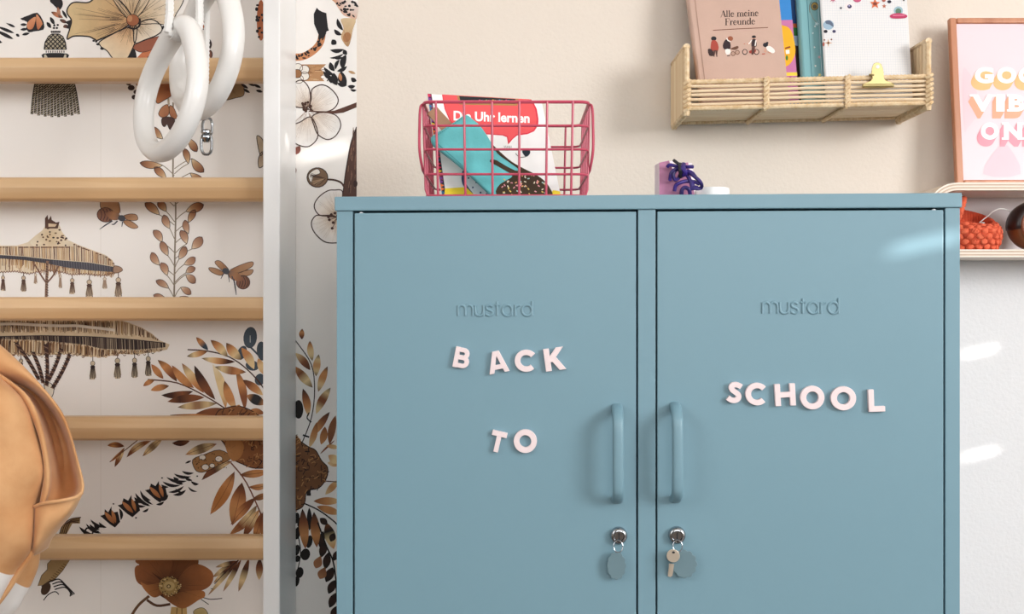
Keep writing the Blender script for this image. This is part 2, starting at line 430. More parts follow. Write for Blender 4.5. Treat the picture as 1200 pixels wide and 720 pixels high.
# orange leaves and black strokes beside the tassel
p = mot()
for a, c, wd in (((-6, 30), (17, 39), 3.4), ((7, 27), (18, 32), 2.6), ((-8, 34), (16, 46), 4), ((-30, 34), (-8, 40), 4), ((-25, 44), (3, 50), 7)):
    p.leaf(a, c, wd, [INK, INK], 1, fat=.62)
p.poly([(25, 22), (34, 18), (44, 15), (50, 23), (52, 29), (51, 35), (40, 37), (34, 38), (31, 33), (32, 26)], INK, 1, 2)
p.petal([(33, 34), (32, 28), (36, 23), (42, 20), (41, 28), (38, 34)], '#b2603c', '#dd9a70', (42, 36), 2)
p.petal([(43, 17), (48, 23), (50, 28), (49, 30), (45, 35), (43, 29)], '#b2603c', '#dd9a70', (43, 36), 2)
for (a, c) in (((24, 22), (33, 23)), ((24, 29), (32, 29)), ((24, 35), (33, 34)), ((26, 41), (35, 39)), ((19, 40), (23, 43))):
    p.leaf(a, c, 3, [INK, INK], 2)
p.poly([(60, -4), (70, -4), (74, 5), (70, 12), (66, 9), (62, 5), (59, 2)], INK, 1, 3)
p.leaf((60, 14), (74, 21), 5, [INK, '#c97f58', '#7a4630'], 1); p.leaf((68, 8), (70, 21), 4, ['#8d5a44', '#c98f70', INK], 2)
p.leaf((70, 23), (79, 27), 4, [INK, '#6a4232', INK], 1); p.poly([(76, 26), (84, 23), (85, 28), (81, 34), (77, 33), (80, 29)], INK, 1)
p.leaf((73, 12), (79, 22), 3, [INK, INK], 1); p.leaf((74, 32), (80, 30), 4, ['#7a4a38', INK], 1)
p.leaf((59, 20), (64, 29), 4, [INK, INK], 1); p.leaf((55, 26), (60, 33), 4, [INK, INK], 1)
done(p, 'printed_orange_leaf')
# tassel
def topy_dome(y):
    t = [(40, 4), (43, 8.5), (50, 12.2), (58, 13)]
    for (a, c) in zip(t, t[1:]):
        if a[0] <= y <= c[0]: return a[1] + (c[1] - a[1]) * (y - a[0]) / (c[0] - a[0])
    return 0
p = mot()
p.poly([(52, 58), (53, 50), (57, 43), (61, 40), (69, 40), (74, 43), (77, 50), (78, 58)], '#b3a78e', 1, 0, .9)
for k in range(-6, 7):
    for d in (-1, 1):
        run = []
        for q in range(37):
            x, y = 65 + k * 5.2 + d * (q - 18) * .5, 40 + q * .5
            if abs(x - 65) < topy_dome(y): run.append((x, y))
        if len(run) > 2: p.stroke([run[0], run[-1]], 1.2, INK, 2, 0)
p.stroke([(52, 58), (53, 50), (57, 43), (61, 40), (69, 40), (74, 43), (77, 50), (78, 58)], 1.1, INK, 4, 0)
for k in range(6): p.leaf((61 + k * 1.8, 39), (60.5 + k * 2, 36), 1.8, [INK, INK], 4)
for (x, y) in ((63.5, 33), (67, 33), (64, 30), (68, 29.5)): p.ell(x, y, 1.4, 1.2, INK, 4)
for k in range(9): p.stroke([(54.5 + k * 2.6, 59.5), (54.5 + k * 2.6, 62)], 1, INK, 4, 0)
p.poly([(51, 63), (79, 63), (79, 70), (75, 82), (80, 92), (50, 92), (54, 82), (51, 70)], INK, 1, 3)
p.poly([(52, 64), (54, 64), (57, 69), (57, 80), (55, 80), (52, 70)], '#c8bfae', 2); p.poly([(76, 64), (78, 64), (78, 70), (75, 80), (73.5, 80), (74, 69)], '#c8bfae', 2)
p.stroke([(56, 69), (74, 69)], .8, '#8d8578', 2, 0)
ns = 15
for k in range(ns):
    u = k / (ns - 1); x0 = 44 + u * 40; x1 = 37.5 + u * 55; yb = 134 + 3.5 * math.sin(PI * u) - (1.5 if k % 2 else 0)
    p.stroke([(x0, 88), ((x0 + x1) / 2 + .4 * (u - .5) * 4, 110), (x1, yb)], 3.3, '#2a2522', 1, 3)
    m_ = 17
    for j in range(m_):
        t = (j + .5) / m_; x = x0 + (x1 - x0) * t; y = 88 + (yb - 88) * t
        p.stroke([(x - 1.3, y + .9), (x + 1.3, y - .9)], 1.05, '#b9ad96' if (j + k) % 4 else '#8d816c', 2, 0)
done(p, 'printed_tassel')
# vine with pods
POD = ['#6d4534', '#a5714f', '#c49a72', '#e6d3ae']
p = mot()
p.stroke([(203, 120), (203, 182), (203, 210), (206, 240), (205, 300), (204, 362)], 1.9, '#8f8372', 1)
pods = [((170, 238), (187, 252), 9), ((185, 237), (195, 248), 8), ((192, 252), (199, 268), 8), ((180, 270), (190, 284), 8), ((189, 283), (197, 300), 8), ((178, 296), (187, 311), 8),
        ((189, 308), (196, 323), 8), ((183, 329), (198, 338), 7), ((180, 346), (195, 351), 7), ((239, 240), (218, 248), 10), ((229, 246), (221, 261), 7), ((217, 258), (221, 274), 7), ((212, 270), (219, 286), 8),
        ((237, 278), (225, 292), 10), ((218, 289), (210, 304), 8), ((229, 302), (216, 310), 8), ((229, 314), (218, 320), 7), ((229, 332), (218, 322), 8), ((224, 345), (212, 337), 7), ((224, 352), (211, 348), 7),
        ((179, 149), (191, 163), 8), ((174, 154), (179, 170), 6), ((231, 178), (221, 162), 8), ((164, 191), (191, 194), 8), ((181, 196), (195, 209), 8), ((216, 174), (221, 192), 7), ((239, 202), (225, 186), 9), ((238, 212), (223, 203), 7),
        ((176, 222), (190, 230), 8), ((236, 222), (222, 229), 8), ((226, 150), (219, 160), 8)]
for (a, c, wd) in pods:
    faint = a[1] > 250
    cols = ['#8a6455', '#b08468', '#c9a184', '#ecdcc0'] if faint else POD
    p.stroke([c, ((c[0] + 204) / 2, c[1] + 5), (204.5, c[1] + 12)], 1.0, '#988b7a', 1)
    p.leaf(a, c, wd * 1.05, cols, 2, fat=.42, ink=.7, inkcol='#5f4a44' if faint else '#33262a', bend=random.uniform(-.08, .08))
p.petal([(186, 134), (190, 126), (197, 123), (198, 134), (191, 138)], '#9c6040', '#b97e58', (198, 140), 2, ink=.6)
p.petal([(199, 124), (204, 127), (208, 138), (203, 139), (199, 134)], '#9c6040', '#b97e58', (198, 140), 2, ink=.6)
p.poly([(190, 139), (197, 137), (205, 140), (203, 150), (199, 152), (196, 146), (193, 149), (190, 146)], '#4f352f', 2, 3, .5)
p.stroke([(198, 123), (197, 112)], 2.4, '#b5a892', 1, 0)
p.petal([(164, 96), (178, 97), (188, 94), (204, 96), (203, 110), (192, 118), (184, 121), (180, 108)], '#8c4a30', '#c68352', (204, 100), 1, ink=.7)
for (x, y, r) in ((154, 103, 4), (160, 108, 3.4), (158, 114, 3.6), (166, 103, 3), (151, 98, 3)): p.ell(x, y, r, r * .8, '#3a2825', 2)
p.poly([(160, 96), (176, 96), (172, 104), (163, 103)], '#c3935a', 2, 3, .5); p.poly([(200, 100), (206, 98), (206, 112), (201, 110)], '#6a3426', 2)
done(p, 'printed_pod_vine')
# fan of feathers right of the rings
p = mot()
p.petal([(263, 96), (283, 96), (286, 111), (276, 115), (264, 117), (267, 106)], '#6b4d35', '#a58660', (262, 98), 1, ink=.7, hatch=14, hcol='#3b2a20')
for (a, c) in (((282, 98), (291, 104)), ((285, 104), (293, 109)), ((290, 97), (299, 101)), ((297, 99), (306, 103)), ((300, 106), (308, 108)), ((296, 92), (307, 96))): p.leaf(a, c, 3, [INK, INK], 2)
p.poly([(245, 0), (238, 0), (236, 20), (242, 20)], '#b7744c', 1); p.ell(240, 30, 4, 5, '#a9633f', 1, ink=1); p.ell(245, 52, 3.4, 6, '#3a2a2a', 1); p.ell(246, 64, 3, 5, '#8a5a48', 1, ink=.8); p.poly([(244, 76), (250, 74), (249, 92), (243, 92)], '#9a5c40', 1, 2, .8)
for k in range(16): p.ell(random.uniform(301, 311), random.uniform(2, 46), random.uniform(1.2, 2.2), random.uniform(1, 2.4), INK, 3, n=9)
p.ell(306, 24, 5, 24, '#b9683f', 1); 
p.petal([(301, 160), (308, 164), (309, 176), (305, 182)], '#a2896c', '#c9b59a', (312, 170), 1, ink=.9); p.petal([(308, 178), (312, 190), (304, 197), (303, 186)], '#8b6f58', '#c9b59a', (312, 176), 1, ink=.9)
done(p, 'printed_feather_fan')
# bees
def bee(pts_wing, body, stripes, head, legs, nm, fl):
    p = mot()
    for wg in pts_wing: p.petal(wg, '#a9774f', '#c39a78', head, 1, ink=.7, hatch=8, hcol='#6a4a3a', hw=.4, inkcol='#5b463e')
    bx, by, rx, ry, rot = body
    p.ell(bx, by, rx, ry, '#8d604c', 2, rot=rot, ink=.8, inkcol='#4a3834')
    for k in range(4):
        a = -.6 + k * .4; p.stroke([(bx + rx * a * .9 - 1, by - ry * .8), (bx + rx * a + 1.4, by), (bx + rx * a * .9 - 1, by + ry * .8)], 1, '#57403b', 3)
    hx, hy = head
    p.leaf((bx, by - 2), head, 10, ['#8d604c', '#b4815a', '#5d5a60'], 3); p.ell(hx, hy, 4.4, 3.6, '#4e5058', 4, rot=fl)
    for l in legs: p.stroke(l, 1.5, '#4b4c55', 4, 3, (1, .4))
    done(p, nm)
bee([[(120, 246), (118, 236), (124, 228), (136, 231), (141, 246), (136, 252)], [(144, 254), (152, 251), (160, 252), (161, 258), (150, 258)], [(145, 259), (153, 259), (162, 266), (156, 268), (148, 264)]],
    (124, 252, 10, 8.5, .1), 4, (143, 256), [[(132, 259), (124, 264), (117, 269)], [(138, 259), (134, 263), (131, 263)], [(144, 260), (143, 266)]], 'printed_bee', .3)
bee([[(252, 308), (258, 306), (268, 316), (262, 318)], [(245, 314), (254, 315), (263, 320), (258, 323), (248, 319)], [(270, 317), (284, 310), (296, 307), (295, 313), (280, 320)], [(280, 320), (296, 316), (294, 322), (284, 324)]],
    (285, 331, 8, 8, .2), 4, (265, 318), [[(262, 321), (259, 327)], [(268, 322), (269, 331)], [(274, 327), (276, 338), (277, 346)], [(272, 324), (276, 334)]], 'printed_bee', .5)
# upper parasol
p = mot()
top = [(-70, 300), (-52, 293), (-25, 289), (0, 288), (20, 288), (33, 284), (42, 276), (50, 270), (55, 262), (68, 262), (73, 272), (79, 281), (92, 287), (108, 293), (124, 299), (132, 305), (136, 313), (142, 317)]
bot = [(136, 320), (120, 323), (100, 321), (84, 322), (70, 318), (50, 317), (35, 321), (18, 318), (2, 319), (-20, 318), (-45, 316), (-68, 306)]
p.poly(top + bot, '#e9d8bd', 1)
p.petal([(36, 285), (44, 276), (51, 269), (56, 262), (68, 262), (73, 272), (80, 282), (72, 290), (48, 291)], '#dcbf93', '#efe2cb', (60, 280), 2)
p.poly([(53, 268), (53, 256), (56, 252), (57, 258), (60, 253), (61, 258), (66, 261), (70, 260), (68, 268)], '#5f4238', 3, 0); p.poly([(57, 262), (67, 263), (65, 266), (57, 266)], '#e2cba9', 4)
for k in range(44):
    x = random.uniform(38, 82); y = random.uniform(266, 288)
    if abs(x - 61) < (y - 258) * .8: p.ell(x, y, random.uniform(.8, 1.6), random.uniform(.7, 1.3), random.choice(['#5a3f36', '#7a5a45', '#3a2a2c']), 4, n=8)
def band(x):   # upper and lower edge of the dark band
    pts = [(-70, 300, 301), (0, 299, 303), (30, 301, 305), (56, 304, 309), (80, 306, 314), (105, 308, 317), (134, 313, 319)]
    for (a, c) in zip(pts, pts[1:]):
        if a[0] <= x <= c[0]:
            t = (x - a[0]) / (c[0] - a[0]); return a[1] + (c[1] - a[1]) * t, a[2] + (c[2] - a[2]) * t
    return 316, 318
def topy(x, L=top):
    for (a, c) in zip(L, L[1:]):
        if a[0] <= x <= c[0]: return a[1] + (c[1] - a[1]) * (x - a[0]) / max(1e-6, c[0] - a[0])
    return 300
x = -66
while x < 134:
    u, l = band(x); ty = max(topy(x), 288 if x < 86 else 0) + 1
    p.stroke([(x, ty), (x + random.uniform(-.3, .6), (ty + u) / 2), (x + .4, u - .5)], random.uniform(.6, 1.3), random.choice(['#8a6048', '#b48a62', '#6d4a3c', '#c9a475']), 3, 2)
    if random.random() < .5: p.stroke([(x - 1, ty + 1), (x + 1.4, ty + 1)], 1.2, '#6d4a3c', 4, 0)
    for q in range(2): p.stroke([(x + q * .8, l), (x + q + random.uniform(-1, 1), l + random.uniform(6, 14) * (.55 if x > 70 else 1))], .8, random.choice(['#a67a55', '#c6a06e', '#7d5642', '#e3cfae']), 3, 0)
    x += random.uniform(1.4, 2.4)
xs = [-70 + k * 4 for k in range(52)]
p.poly([(x, band(x)[0]) for x in xs] + [(x, band(x)[1]) for x in xs[::-1]], '#4d4b53', 4)
for x in range(-66, 132, 3): p.stroke([(x, band(x)[0] + .4), (x + .5, band(x)[1] + .5)], .6, '#77757c' if x > 60 else '#3c302f', 5, 0)
x = 134
while x > -68:
    by = topy(x, sorted(bot)); p.stroke([(x + 1.6, by - 1), (x, by + 1), (x - 1.6, by - 1)], .9, '#8a6450', 5, 2); x -= 3.1
p.stroke([(56, 306), (55, 330), (54, 362)], 3.2, '#8a6a58', 5); p.stroke([(41, 310), (48, 322), (54, 331)], 1.8, '#7d5c4c', 5); p.stroke([(69, 312), (62, 324), (56, 331)], 1.8, '#7d5c4c', 5)
for k in range(16): p.stroke([(54, 309 + k * 3), (57, 310.5 + k * 3)], .9, '#54403a', 6, 0)
p.poly([(134, 312), (141, 313), (144, 317), (138, 320), (133, 319)], '#a98972', 5, 3, .7, '#5b443c')
def tassel(x, y0, y1, wd, dark='#5b433b', light='#d6c0a4'):
    h = y1 - y0
    p.stroke([(x, y0), (x, y0 + h * .3)], .9, dark, 4, 0); p.ell(x, y0 + h * .3, wd * .32, h * .1, light, 5, ink=.6, inkcol=dark)
    p.poly([(x - wd * .3, y0 + h * .45), (x + wd * .3, y0 + h * .45), (x + wd * .5, y0 + h * .85), (x + wd * .3, y1), (x - wd * .3, y1), (x - wd * .5, y0 + h * .85)], light, 4)
    p.ell(x, y0 + h * .45, wd * .35, h * .07, dark, 6)
    for k in range(5):
        u = -.42 + k * .21; p.stroke([(x + u * wd * .5, y0 + h * .48), (x + u * wd, y1 - random.uniform(0, 2))], .9, dark, 5, 0)
for (x, y0, y1, wd) in ((4, 319, 341, 6), (28, 319, 342, 7), (85, 322, 345, 7), (105, 323, 349, 9), (139, 320, 348, 9), (-22, 317, 340, 7), (-46, 315, 338, 7)): tassel(x, y0, y1, wd)
for (x, y0, y1, wd) in ((42, 318, 333, 4), (71, 318, 338, 4), (123, 322, 339, 6)): tassel(x, y0, y1, wd, '#a78d78', '#e3d6c4')
done(p, 'printed_parasol')
# lower parasol
p = mot()
top2 = [(-110, 392), (-80, 380), (-40, 372), (20, 366), (90, 366), (130, 372), (150, 378), (166, 384), (178, 391), (187, 399), (199, 404)]
bot2 = [(196, 410), (180, 413), (160, 416), (140, 415), (122, 419), (98, 418), (80, 415), (50, 417), (20, 416), (-20, 414), (-70, 408), (-108, 398)]
p.poly(top2 + bot2, '#d9c3a2', 1)
def band2(x):
    pts = [(-110, 394, 396), (0, 394, 397), (50, 393, 399), (100, 394, 404), (120, 395, 409), (160, 398, 410), (196, 402, 407)]
    for (a, c) in zip(pts, pts[1:]):
        if a[0] <= x <= c[0]:
            t = (x - a[0]) / (c[0] - a[0]); return a[1] + (c[1] - a[1]) * t, a[2] + (c[2] - a[2]) * t
    return 402, 406
x = -106
while x < 186:
    u, l = band2(x); ty = topy(x, top2) + 1
    if u - ty > 2:
        p.stroke([(x, ty), (x + random.uniform(-.6, .6), (ty + u) / 2), (x + .2, u - random.uniform(3, 6))], random.uniform(.6, 1.4), random.choice(['#6d4c38', '#a8845c', '#55392e', '#8d6a4a', '#efe0c4']), 3, 2)
        if random.random() < .6 and ty < 374: p.stroke([(x, 378), (x + .4, 378 + random.uniform(4, 9))], 1, '#4b322a', 4, 0)
    b_ = topy(x, sorted(bot2))
    for q in range(3): p.stroke([(x + q * .7, l + random.uniform(-1, 3)), (x + q * .7 + random.uniform(-.8, .8), b_ - random.uniform(0, 3))], .9, random.choice(['#6b4a35', '#4a3028', '#b08b62', '#e2cdaa', '#8b6846']), 3, 0)
    x += random.uniform(1.3, 2.1)
xs = [-110 + k * 4 for k in range(77)]
p.poly([(x, band2(x)[0]) for x in xs] + [(x, band2(x)[1]) for x in xs[::-1]], '#3a2e2d', 4)
x = -100
while x < 192:
    u, l = band2(x); p.stroke([(x, u + 1), (x + .6, l + 1)], .7, random.choice(['#8d7a66', '#5a4740', '#201818', '#b7a489']), 5, 0); x += 1.7
p.stroke([(x, topy(x, top2) + 12 + 4 * math.sin(x * .02)) for x in range(-60, 150, 15)], 3.2, '#f1e8da', 5)
for k in range(110):
    x = random.uniform(-60, 193); y = topy(x, sorted(bot2)) + random.uniform(-3, .8)
    p.stroke([(x - 1.5, y), (x, y + 1.3), (x + 1.5, y)], .8, random.choice(['#4a3028', '#7d5a44', '#cbb08c']), 5, 2)
for (a, c) in (((19, 402), (46, 445)), ((39, 413), (51, 449)), ((54, 404), (55, 452)), ((72, 409), (57, 446)), ((82, 416), (62, 455))):
    p.stroke([a, ((a[0] + c[0]) / 2 + 1.5, (a[1] + c[1]) / 2), c], 4.2, '#4a322c', 5, 4)
    for k in range(16):
        t = k / 15; xx = a[0] + (c[0] - a[0]) * t + 1.5 * 4 * t * (1 - t) * .5; yy = a[1] + (c[1] - a[1]) * t
        p.stroke([(xx - 2.6, yy - 1), (xx + 2.6, yy + 1.2)], .9, '#8d6c58' if k % 2 else '#2c1e1c', 6, 0)
p.poly([(52, 448), (63, 452), (62, 464), (56, 466)], '#e6dccb', 5, 3, .8); p.stroke([(56, 462), (57, 520)], 3, '#4a322c', 5)
for (x, y0, y1, wd) in ((109, 418, 445, 8), (138, 414, 444, 9), (158, 414, 443, 8), (174, 412, 441, 8), (25, 416, 440, 7), (-30, 413, 436, 7)): tassel(x, y0, y1, wd, '#332725', '#c9b79c')
done(p, 'printed_parasol')
# leaf sprigs and coral
DK, OR, CR, BR = '#4a2a1c', '#cf8f58', '#ecd09c', '#8a5232'
def Z(x, y, s=6, ox=160, oy=370): return (x / s + ox, y / s + oy)
p = mot()
for (x, y, rx, ry, r) in ((800, 155, 46, 74, .1), (742, 262, 30, 50, .4), (882, 250, 34, 66, -.1), (815, 352, 46, 34, .2), (868, 450, 34, 40, .3)):
    q = Z(x, y); p.ell(q[0], q[1], rx / 6, ry / 6, '#46525e', 1, rot=r, ink=.5, inkcol='#2c363f')
p.stroke([Z(800, 140), Z(800, 190)], .7, '#c9cbc6', 3, 0); p.stroke([Z(800, 220), Z(850, 270), Z(880, 300)], 2.2, '#46525e', 1)
p.stroke([Z(80, 450), Z(290, 475), Z(490, 570), Z(640, 665)], 1.5, '#5b3524', 2); p.stroke([Z(360, 240), Z(500, 250), Z(650, 290), Z(780, 380), Z(890, 505), Z(960, 640)], 1.5, '#4a2c22', 2)
LV = [((190, 445), (105, 342), 44, [BR, OR, '#b4704a']), ((285, 465), (150, 312), 56, [DK, BR, OR, DK]), ((405, 510), (250, 350), 56, [BR, OR, OR, BR]), ((475, 545), (320, 335), 60, [BR, OR, CR, BR]),
      ((555, 592), (408, 350), 62, [DK, BR, DK, '#2b1c1a']), ((628, 655), (535, 340), 62, [OR, CR, CR, '#f0e2c0']), ((700, 665), (620, 458), 62, [CR, OR, OR, DK]), ((762, 665), (700, 380), 56, [BR, BR, OR, DK]),
      ((130, 450), (48, 496), 34, [DK, OR, BR]), ((230, 495), (100, 526), 44, [DK, OR, OR]), ((400, 532), (175, 560), 48, ['#2b1c1a', BR, DK, '#2b1c1a']), ((480, 575), (218, 606), 56, [BR, BR, DK, BR]),
      ((565, 618), (290, 645), 56, [DK, CR, BR, CR, DK]), ((640, 660), (405, 700), 56, [DK, BR, BR, DK]), ((560, 700), (235, 700), 44, [BR, OR, DK]),
      ((505, 244), (420, 152), 40, ['#33424f', '#33424f', OR, BR]), ((642, 292), (522, 172), 58, [DK, CR, OR, DK]), ((738, 312), (632, 192), 66, [DK, CR, OR, '#3a2a28']), ((828, 378), (738, 225), 60, [CR, CR, OR, OR]),
      ((500, 252), (355, 288), 40, [DK, OR, CR, '#231a1a']), ((695, 325), (458, 300), 44, [DK, DK, OR, CR, DK]), ((772, 398), (552, 360), 56, [DK, OR, BR, CR, '#2b1c1a']), ((905, 420), (855, 300), 50, [OR, CR, OR]),
      ((890, 560), (748, 452), 56, [CR, OR, BR, DK]), ((905, 625), (775, 560), 70, [OR, '#2b2a2c', '#2b2a2c', OR]), ((900, 690), (790, 670), 44, [BR, OR])]
for (a, c, wd, cols) in LV: p.leaf(Z(*a), Z(*c), wd / 6, cols, 3, bend=random.uniform(-.06, .06))
done(p, 'printed_leaf_sprig')
def coral(p, pts, n, base='#8e5a34', dark='#3a2216'):
    P = [(q.x, q.y) for q in catmull([(a, c, 0) for a, c in pts], 4, True)]
    p.poly(P, base, 4, 0, 1.1, dark)
    x0 = min(q[0] for q in P); x1 = max(q[0] for q in P); y0 = min(q[1] for q in P); y1 = max(q[1] for q in P)
    def inside(x, y):
        c = False
        for i in range(len(P)):
            a, d = P[i], P[i - 1]
            if (a[1] > y) != (d[1] > y) and x < (d[0] - a[0]) * (y - a[1]) / (d[1] - a[1]) + a[0]: c = not c
        return c
    k = 0
    while k < n:
        x, y = random.uniform(x0, x1), random.uniform(y0, y1); k += 1
        if not inside(x, y): continue
        a = random.uniform(0, PI); r = random.uniform(1.5, 3.4); kk = random.uniform(-.8, .8)
        p.stroke([(x - math.cos(a) * r, y - math.sin(a) * r), (x + kk * r, y - kk * r), (x + math.cos(a) * r, y + math.sin(a) * r)], random.uniform(.7, 1.2), random.choice([dark, dark, '#c08a55']), 6, 3)
p = mot()
coral(p, [(252, 492), (256, 482), (266, 478), (280, 476), (296, 482), (310, 492), (330, 500), (336, 525), (325, 545), (300, 549), (284, 544), (270, 536), (264, 522), (254, 508)], 190)
p.petal([(264, 520), (276, 512), (286, 522), (282, 536), (272, 540)], '#c88f58', '#b07643', (268, 528), 7, hatch=8)
done(p, 'printed_coral')
Y8 = lambda x, y: (x / 5.714 + 100, y / 5.714 + 510)
p = mot()
p.stroke([Y8(165, 180), Y8(345, 40), Y8(420, -30)], 1, '#6a4630', 2)
for (a, c, wd, cols) in (((262, 76), (148, 70), 36, [DK, BR, OR, BR]), ((262, 85), (198, 215), 34, [BR, CR, BR, DK]), ((262, 90), (165, 182), 18, [BR, OR]), ((440, 40), (278, 150), 40, [OR, BR, CR, BR, DK]), ((520, 20), (385, 142), 44, [BR, CR, DK, CR, BR]),
                         ((700, 40), (582, 55), 40, [BR, DK, DK]), ((880, 60), (672, 132), 60, [BR, CR, DK, CR, OR]), ((985, 175), (780, 302), 50, [BR, CR, DK, BR, '#2b1c1a']), ((1000, 245), (838, 532), 84, [DK, OR, '#b7763f', '#b7763f', OR]), ((1050, 318), (985, 605), 104, [DK, BR, OR, '#c08a55', BR]),
                         ((1035, 268), (1230, 245), 52, [DK, OR, OR]), ((1095, 348), (1230, 325), 40, [BR, OR, CR]), ((1140, 420), (975, 600), 60, [DK, BR, OR, BR]), ((1150, 470), (965, 668), 60, [DK, CR, BR, OR]), ((1165, 500), (1060, 690), 56, [OR, CR, BR, DK]), ((1180, 520), (1130, 700), 60, [BR, BR, OR, DK]), ((1200, 500), (1190, 690), 60, [DK, BR, OR]), ((1120, 430), (1230, 390), 40, [DK, OR])):
    p.leaf(Y8(*a), Y8(*c), wd / 5.714, cols, 1, bend=random.uniform(-.1, .1), vein='#7a4a30')
p.stroke([Y8(975, 185), Y8(1080, 320), Y8(1190, 560)], 1.6, '#7a4a30', 3)
p.poly([Y8(720, 165), Y8(800, 130), Y8(900, 100), Y8(980, 150), Y8(900, 200), Y8(820, 240), Y8(770, 250), Y8(735, 230)], '#a87a4c', 2, 3, .7)
for (x, y, r) in ((785, 150, 22), (805, 215, 24), (895, 160, 24), (850, 205, 18)): q = Y8(x, y); p.ell(q[0], q[1], r / 5.714, r / 5.714 * .8, '#efe7da', 3, ink=.6)
for k in range(30):
    q = Y8(random.uniform(740, 960), random.uniform(120, 230)); p.stroke([q, (q[0] + random.uniform(-2.5, 2.5), q[1] + random.uniform(-2, 2))], .8, '#40291d', 4, 0)
p.leaf(Y8(670, 190), Y8(710, 172), 2, [INK, INK], 2)
done(p, 'printed_leaf_fan')
# patterned black and orange band
p = mot()
def BP(t, s): # along and across the band
    ax, ay, bx, by = 84, 637, 230, 556; L_ = math.hypot(bx - ax, by - ay); ux, uy = (bx - ax) / L_, (by - ay) / L_
    cv = 5 * math.sin(t * PI); return (ax + (bx - ax) * t + uy * s * 1.3, ay + (by - ay) * t - ux * (s * 1.3 + cv))
def ptsB(l): return [BP(t, s) for t, s in l]
for (t0, t1) in ((.26, .36), (.40, .52), (.62, .74)):
    p.poly(ptsB([(t0, 7), (t0 + .03, -4), (t0 + .05, -9), (t1, -7), (t1 + .02, 2), (t1 - .02, 4), (t1, 9), (t1 - .04, 6), ((t0 + t1) / 2, 10), (t0 + .03, 6)]), INK, 1)
    p.leaf(BP(t0 + .04, 8), BP((t0 + t1) / 2 + .01, -6), 5, ['#c98a5a', '#a8683f'], 2); p.leaf(BP(t1 - .01, 6), BP(t1 - .03, -6), 4, ['#c98a5a', '#a8683f'], 2)
for (t, s, dt, ds, wd) in ((.03, 6, .10, -8, 5), (.10, 9, .17, -6, 4), (.15, 8, .21, -7, 3.4), (.19, 9, .25, -4, 3.2), (.05, -8, .14, -9, 4), (.37, -6, .40, 4, 3.5), (.53, 6, .56, -2, 3.6), (.55, 9, .60, -8, 4), (.50, 2, .57, -6, 3), (.59, 9, .62, -8, 3.5),
                      (.53, -9, .58, -9, 2.6), (.68, -8, .75, -6, 3.4), (.64, -9, .70, -10, 3), (.76, 7, .86, -3, 3.4), (.80, 9, .92, -2, 3.6), (.86, 9, .96, 0, 3.4), (.92, 8, .99, 2, 3), (.76, -4, .88, -5, 3.2), (.78, -8, .88, -9, 3.6), (.74, 5, .78, 0, 2.4)):
    p.leaf(BP(t, s), BP(t + (dt - t), ds), wd, [INK, INK], 1, bend=.12)
for k in range(34):
    t = random.uniform(.02, .97)
    if any(a - .02 < t < c + .03 for a, c in ((.26, .36), (.40, .52), (.62, .74))): continue
    s0 = random.uniform(-8, 8); p.leaf(BP(t, s0), BP(t + random.uniform(.02, .045), s0 - random.uniform(4, 8)), random.uniform(2, 3.2), [INK, INK], 1, bend=.15)
p.stroke([BP(.10, 0), BP(.14, 4), BP(.17, -1), BP(.13, -4), BP(.12, -1)], 2, INK, 2); p.leaf(BP(.13, -9), BP(.2, -11), 5, ['#6a4030', '#b0714a'], 1)
for (t, s) in ((.38, 10), (.47, -11), (.77, 10), (1.0, -2)): q = BP(t, s); p.ell(q[0], q[1], 1.2, .9, INK, 1, n=8)
done(p, 'printed_patterned_band')
# brown poppy
ZP = lambda x, y: (x / 4.444 + 40, y / 4.444 + 580)
zl = lambda L_: [ZP(*q) for q in L_]
p = mot(); c0 = ZP(705, 475)
p.stroke(zl([(600, 528), (545, 575), (505, 640), (490, 720)]), 3.2, '#6a4a32', 1); p.stroke(zl([(588, 548), (640, 578), (710, 570)]), 3, '#5a3c2a', 1)
p.poly(zl([(715, 585), (795, 585), (800, 690), (700, 690)]), '#c9a66a', 1); p.stroke(zl([(745, 590), (740, 680)]), 1, '#6d5030', 2, 0); p.stroke(zl([(770, 590), (772, 680)]), 1, '#6d5030', 2, 0)
p.petal(zl([(830, 612), (860, 590), (890, 595), (905, 630), (860, 650)]), '#b59a5c', '#d3bc86', ZP(860, 640), 1, ink=.6)
p.stroke(zl([(880, 535), (920, 545), (980, 540)]), 1, INK, 1); p.stroke(zl([(870, 545), (910, 572)]), .9, INK, 1); p.stroke(zl([(920, 490), (935, 492)]), .8, INK, 1)
PD, PO = '#4a2813', '#bd7a45'
p.poly(zl([(560, 340), (700, 310), (840, 350), (900, 420), (860, 510), (760, 570), (640, 515), (560, 440)]), '#4f2c16', 1, 4)
p.petal(zl([(700, 440), (715, 330), (760, 300), (830, 310), (858, 350), (825, 385), (760, 430)]), PD, '#8a5229', c0, 2, hatch=14, hcol='#3b2110')
p.petal(zl([(690, 440), (640, 420), (560, 370), (528, 345), (560, 300), (640, 290), (715, 330), (715, 380)]), PD, '#a8683a', c0, 3, hatch=14, hcol='#3b2110')
p.petal(zl([(690, 480), (640, 430), (590, 385), (550, 366), (525, 385), (535, 450), (580, 480), (640, 490)]), PD, '#a2633a', c0, 4, hatch=14, hcol='#3b2110')
p.petal(zl([(690, 480), (650, 460), (590, 470), (555, 455), (580, 500), (625, 535), (670, 515)]), PD, PO, c0, 5, hatch=8, hcol='#3b2110')
p.petal(zl([(720, 480), (750, 440), (800, 380), (855, 362), (910, 385), (935, 420), (920, 470), (870, 500), (790, 510)]), PD, '#b06d3e', c0, 5, hatch=22, hcol='#3b2110')
p.petal(zl([(690, 490), (720, 510), (800, 502), (880, 500), (890, 530), (855, 550), (800, 585), (760, 590), (700, 555), (672, 520)]), PD, PO, c0, 6, hatch=16, hcol='#3b2110')
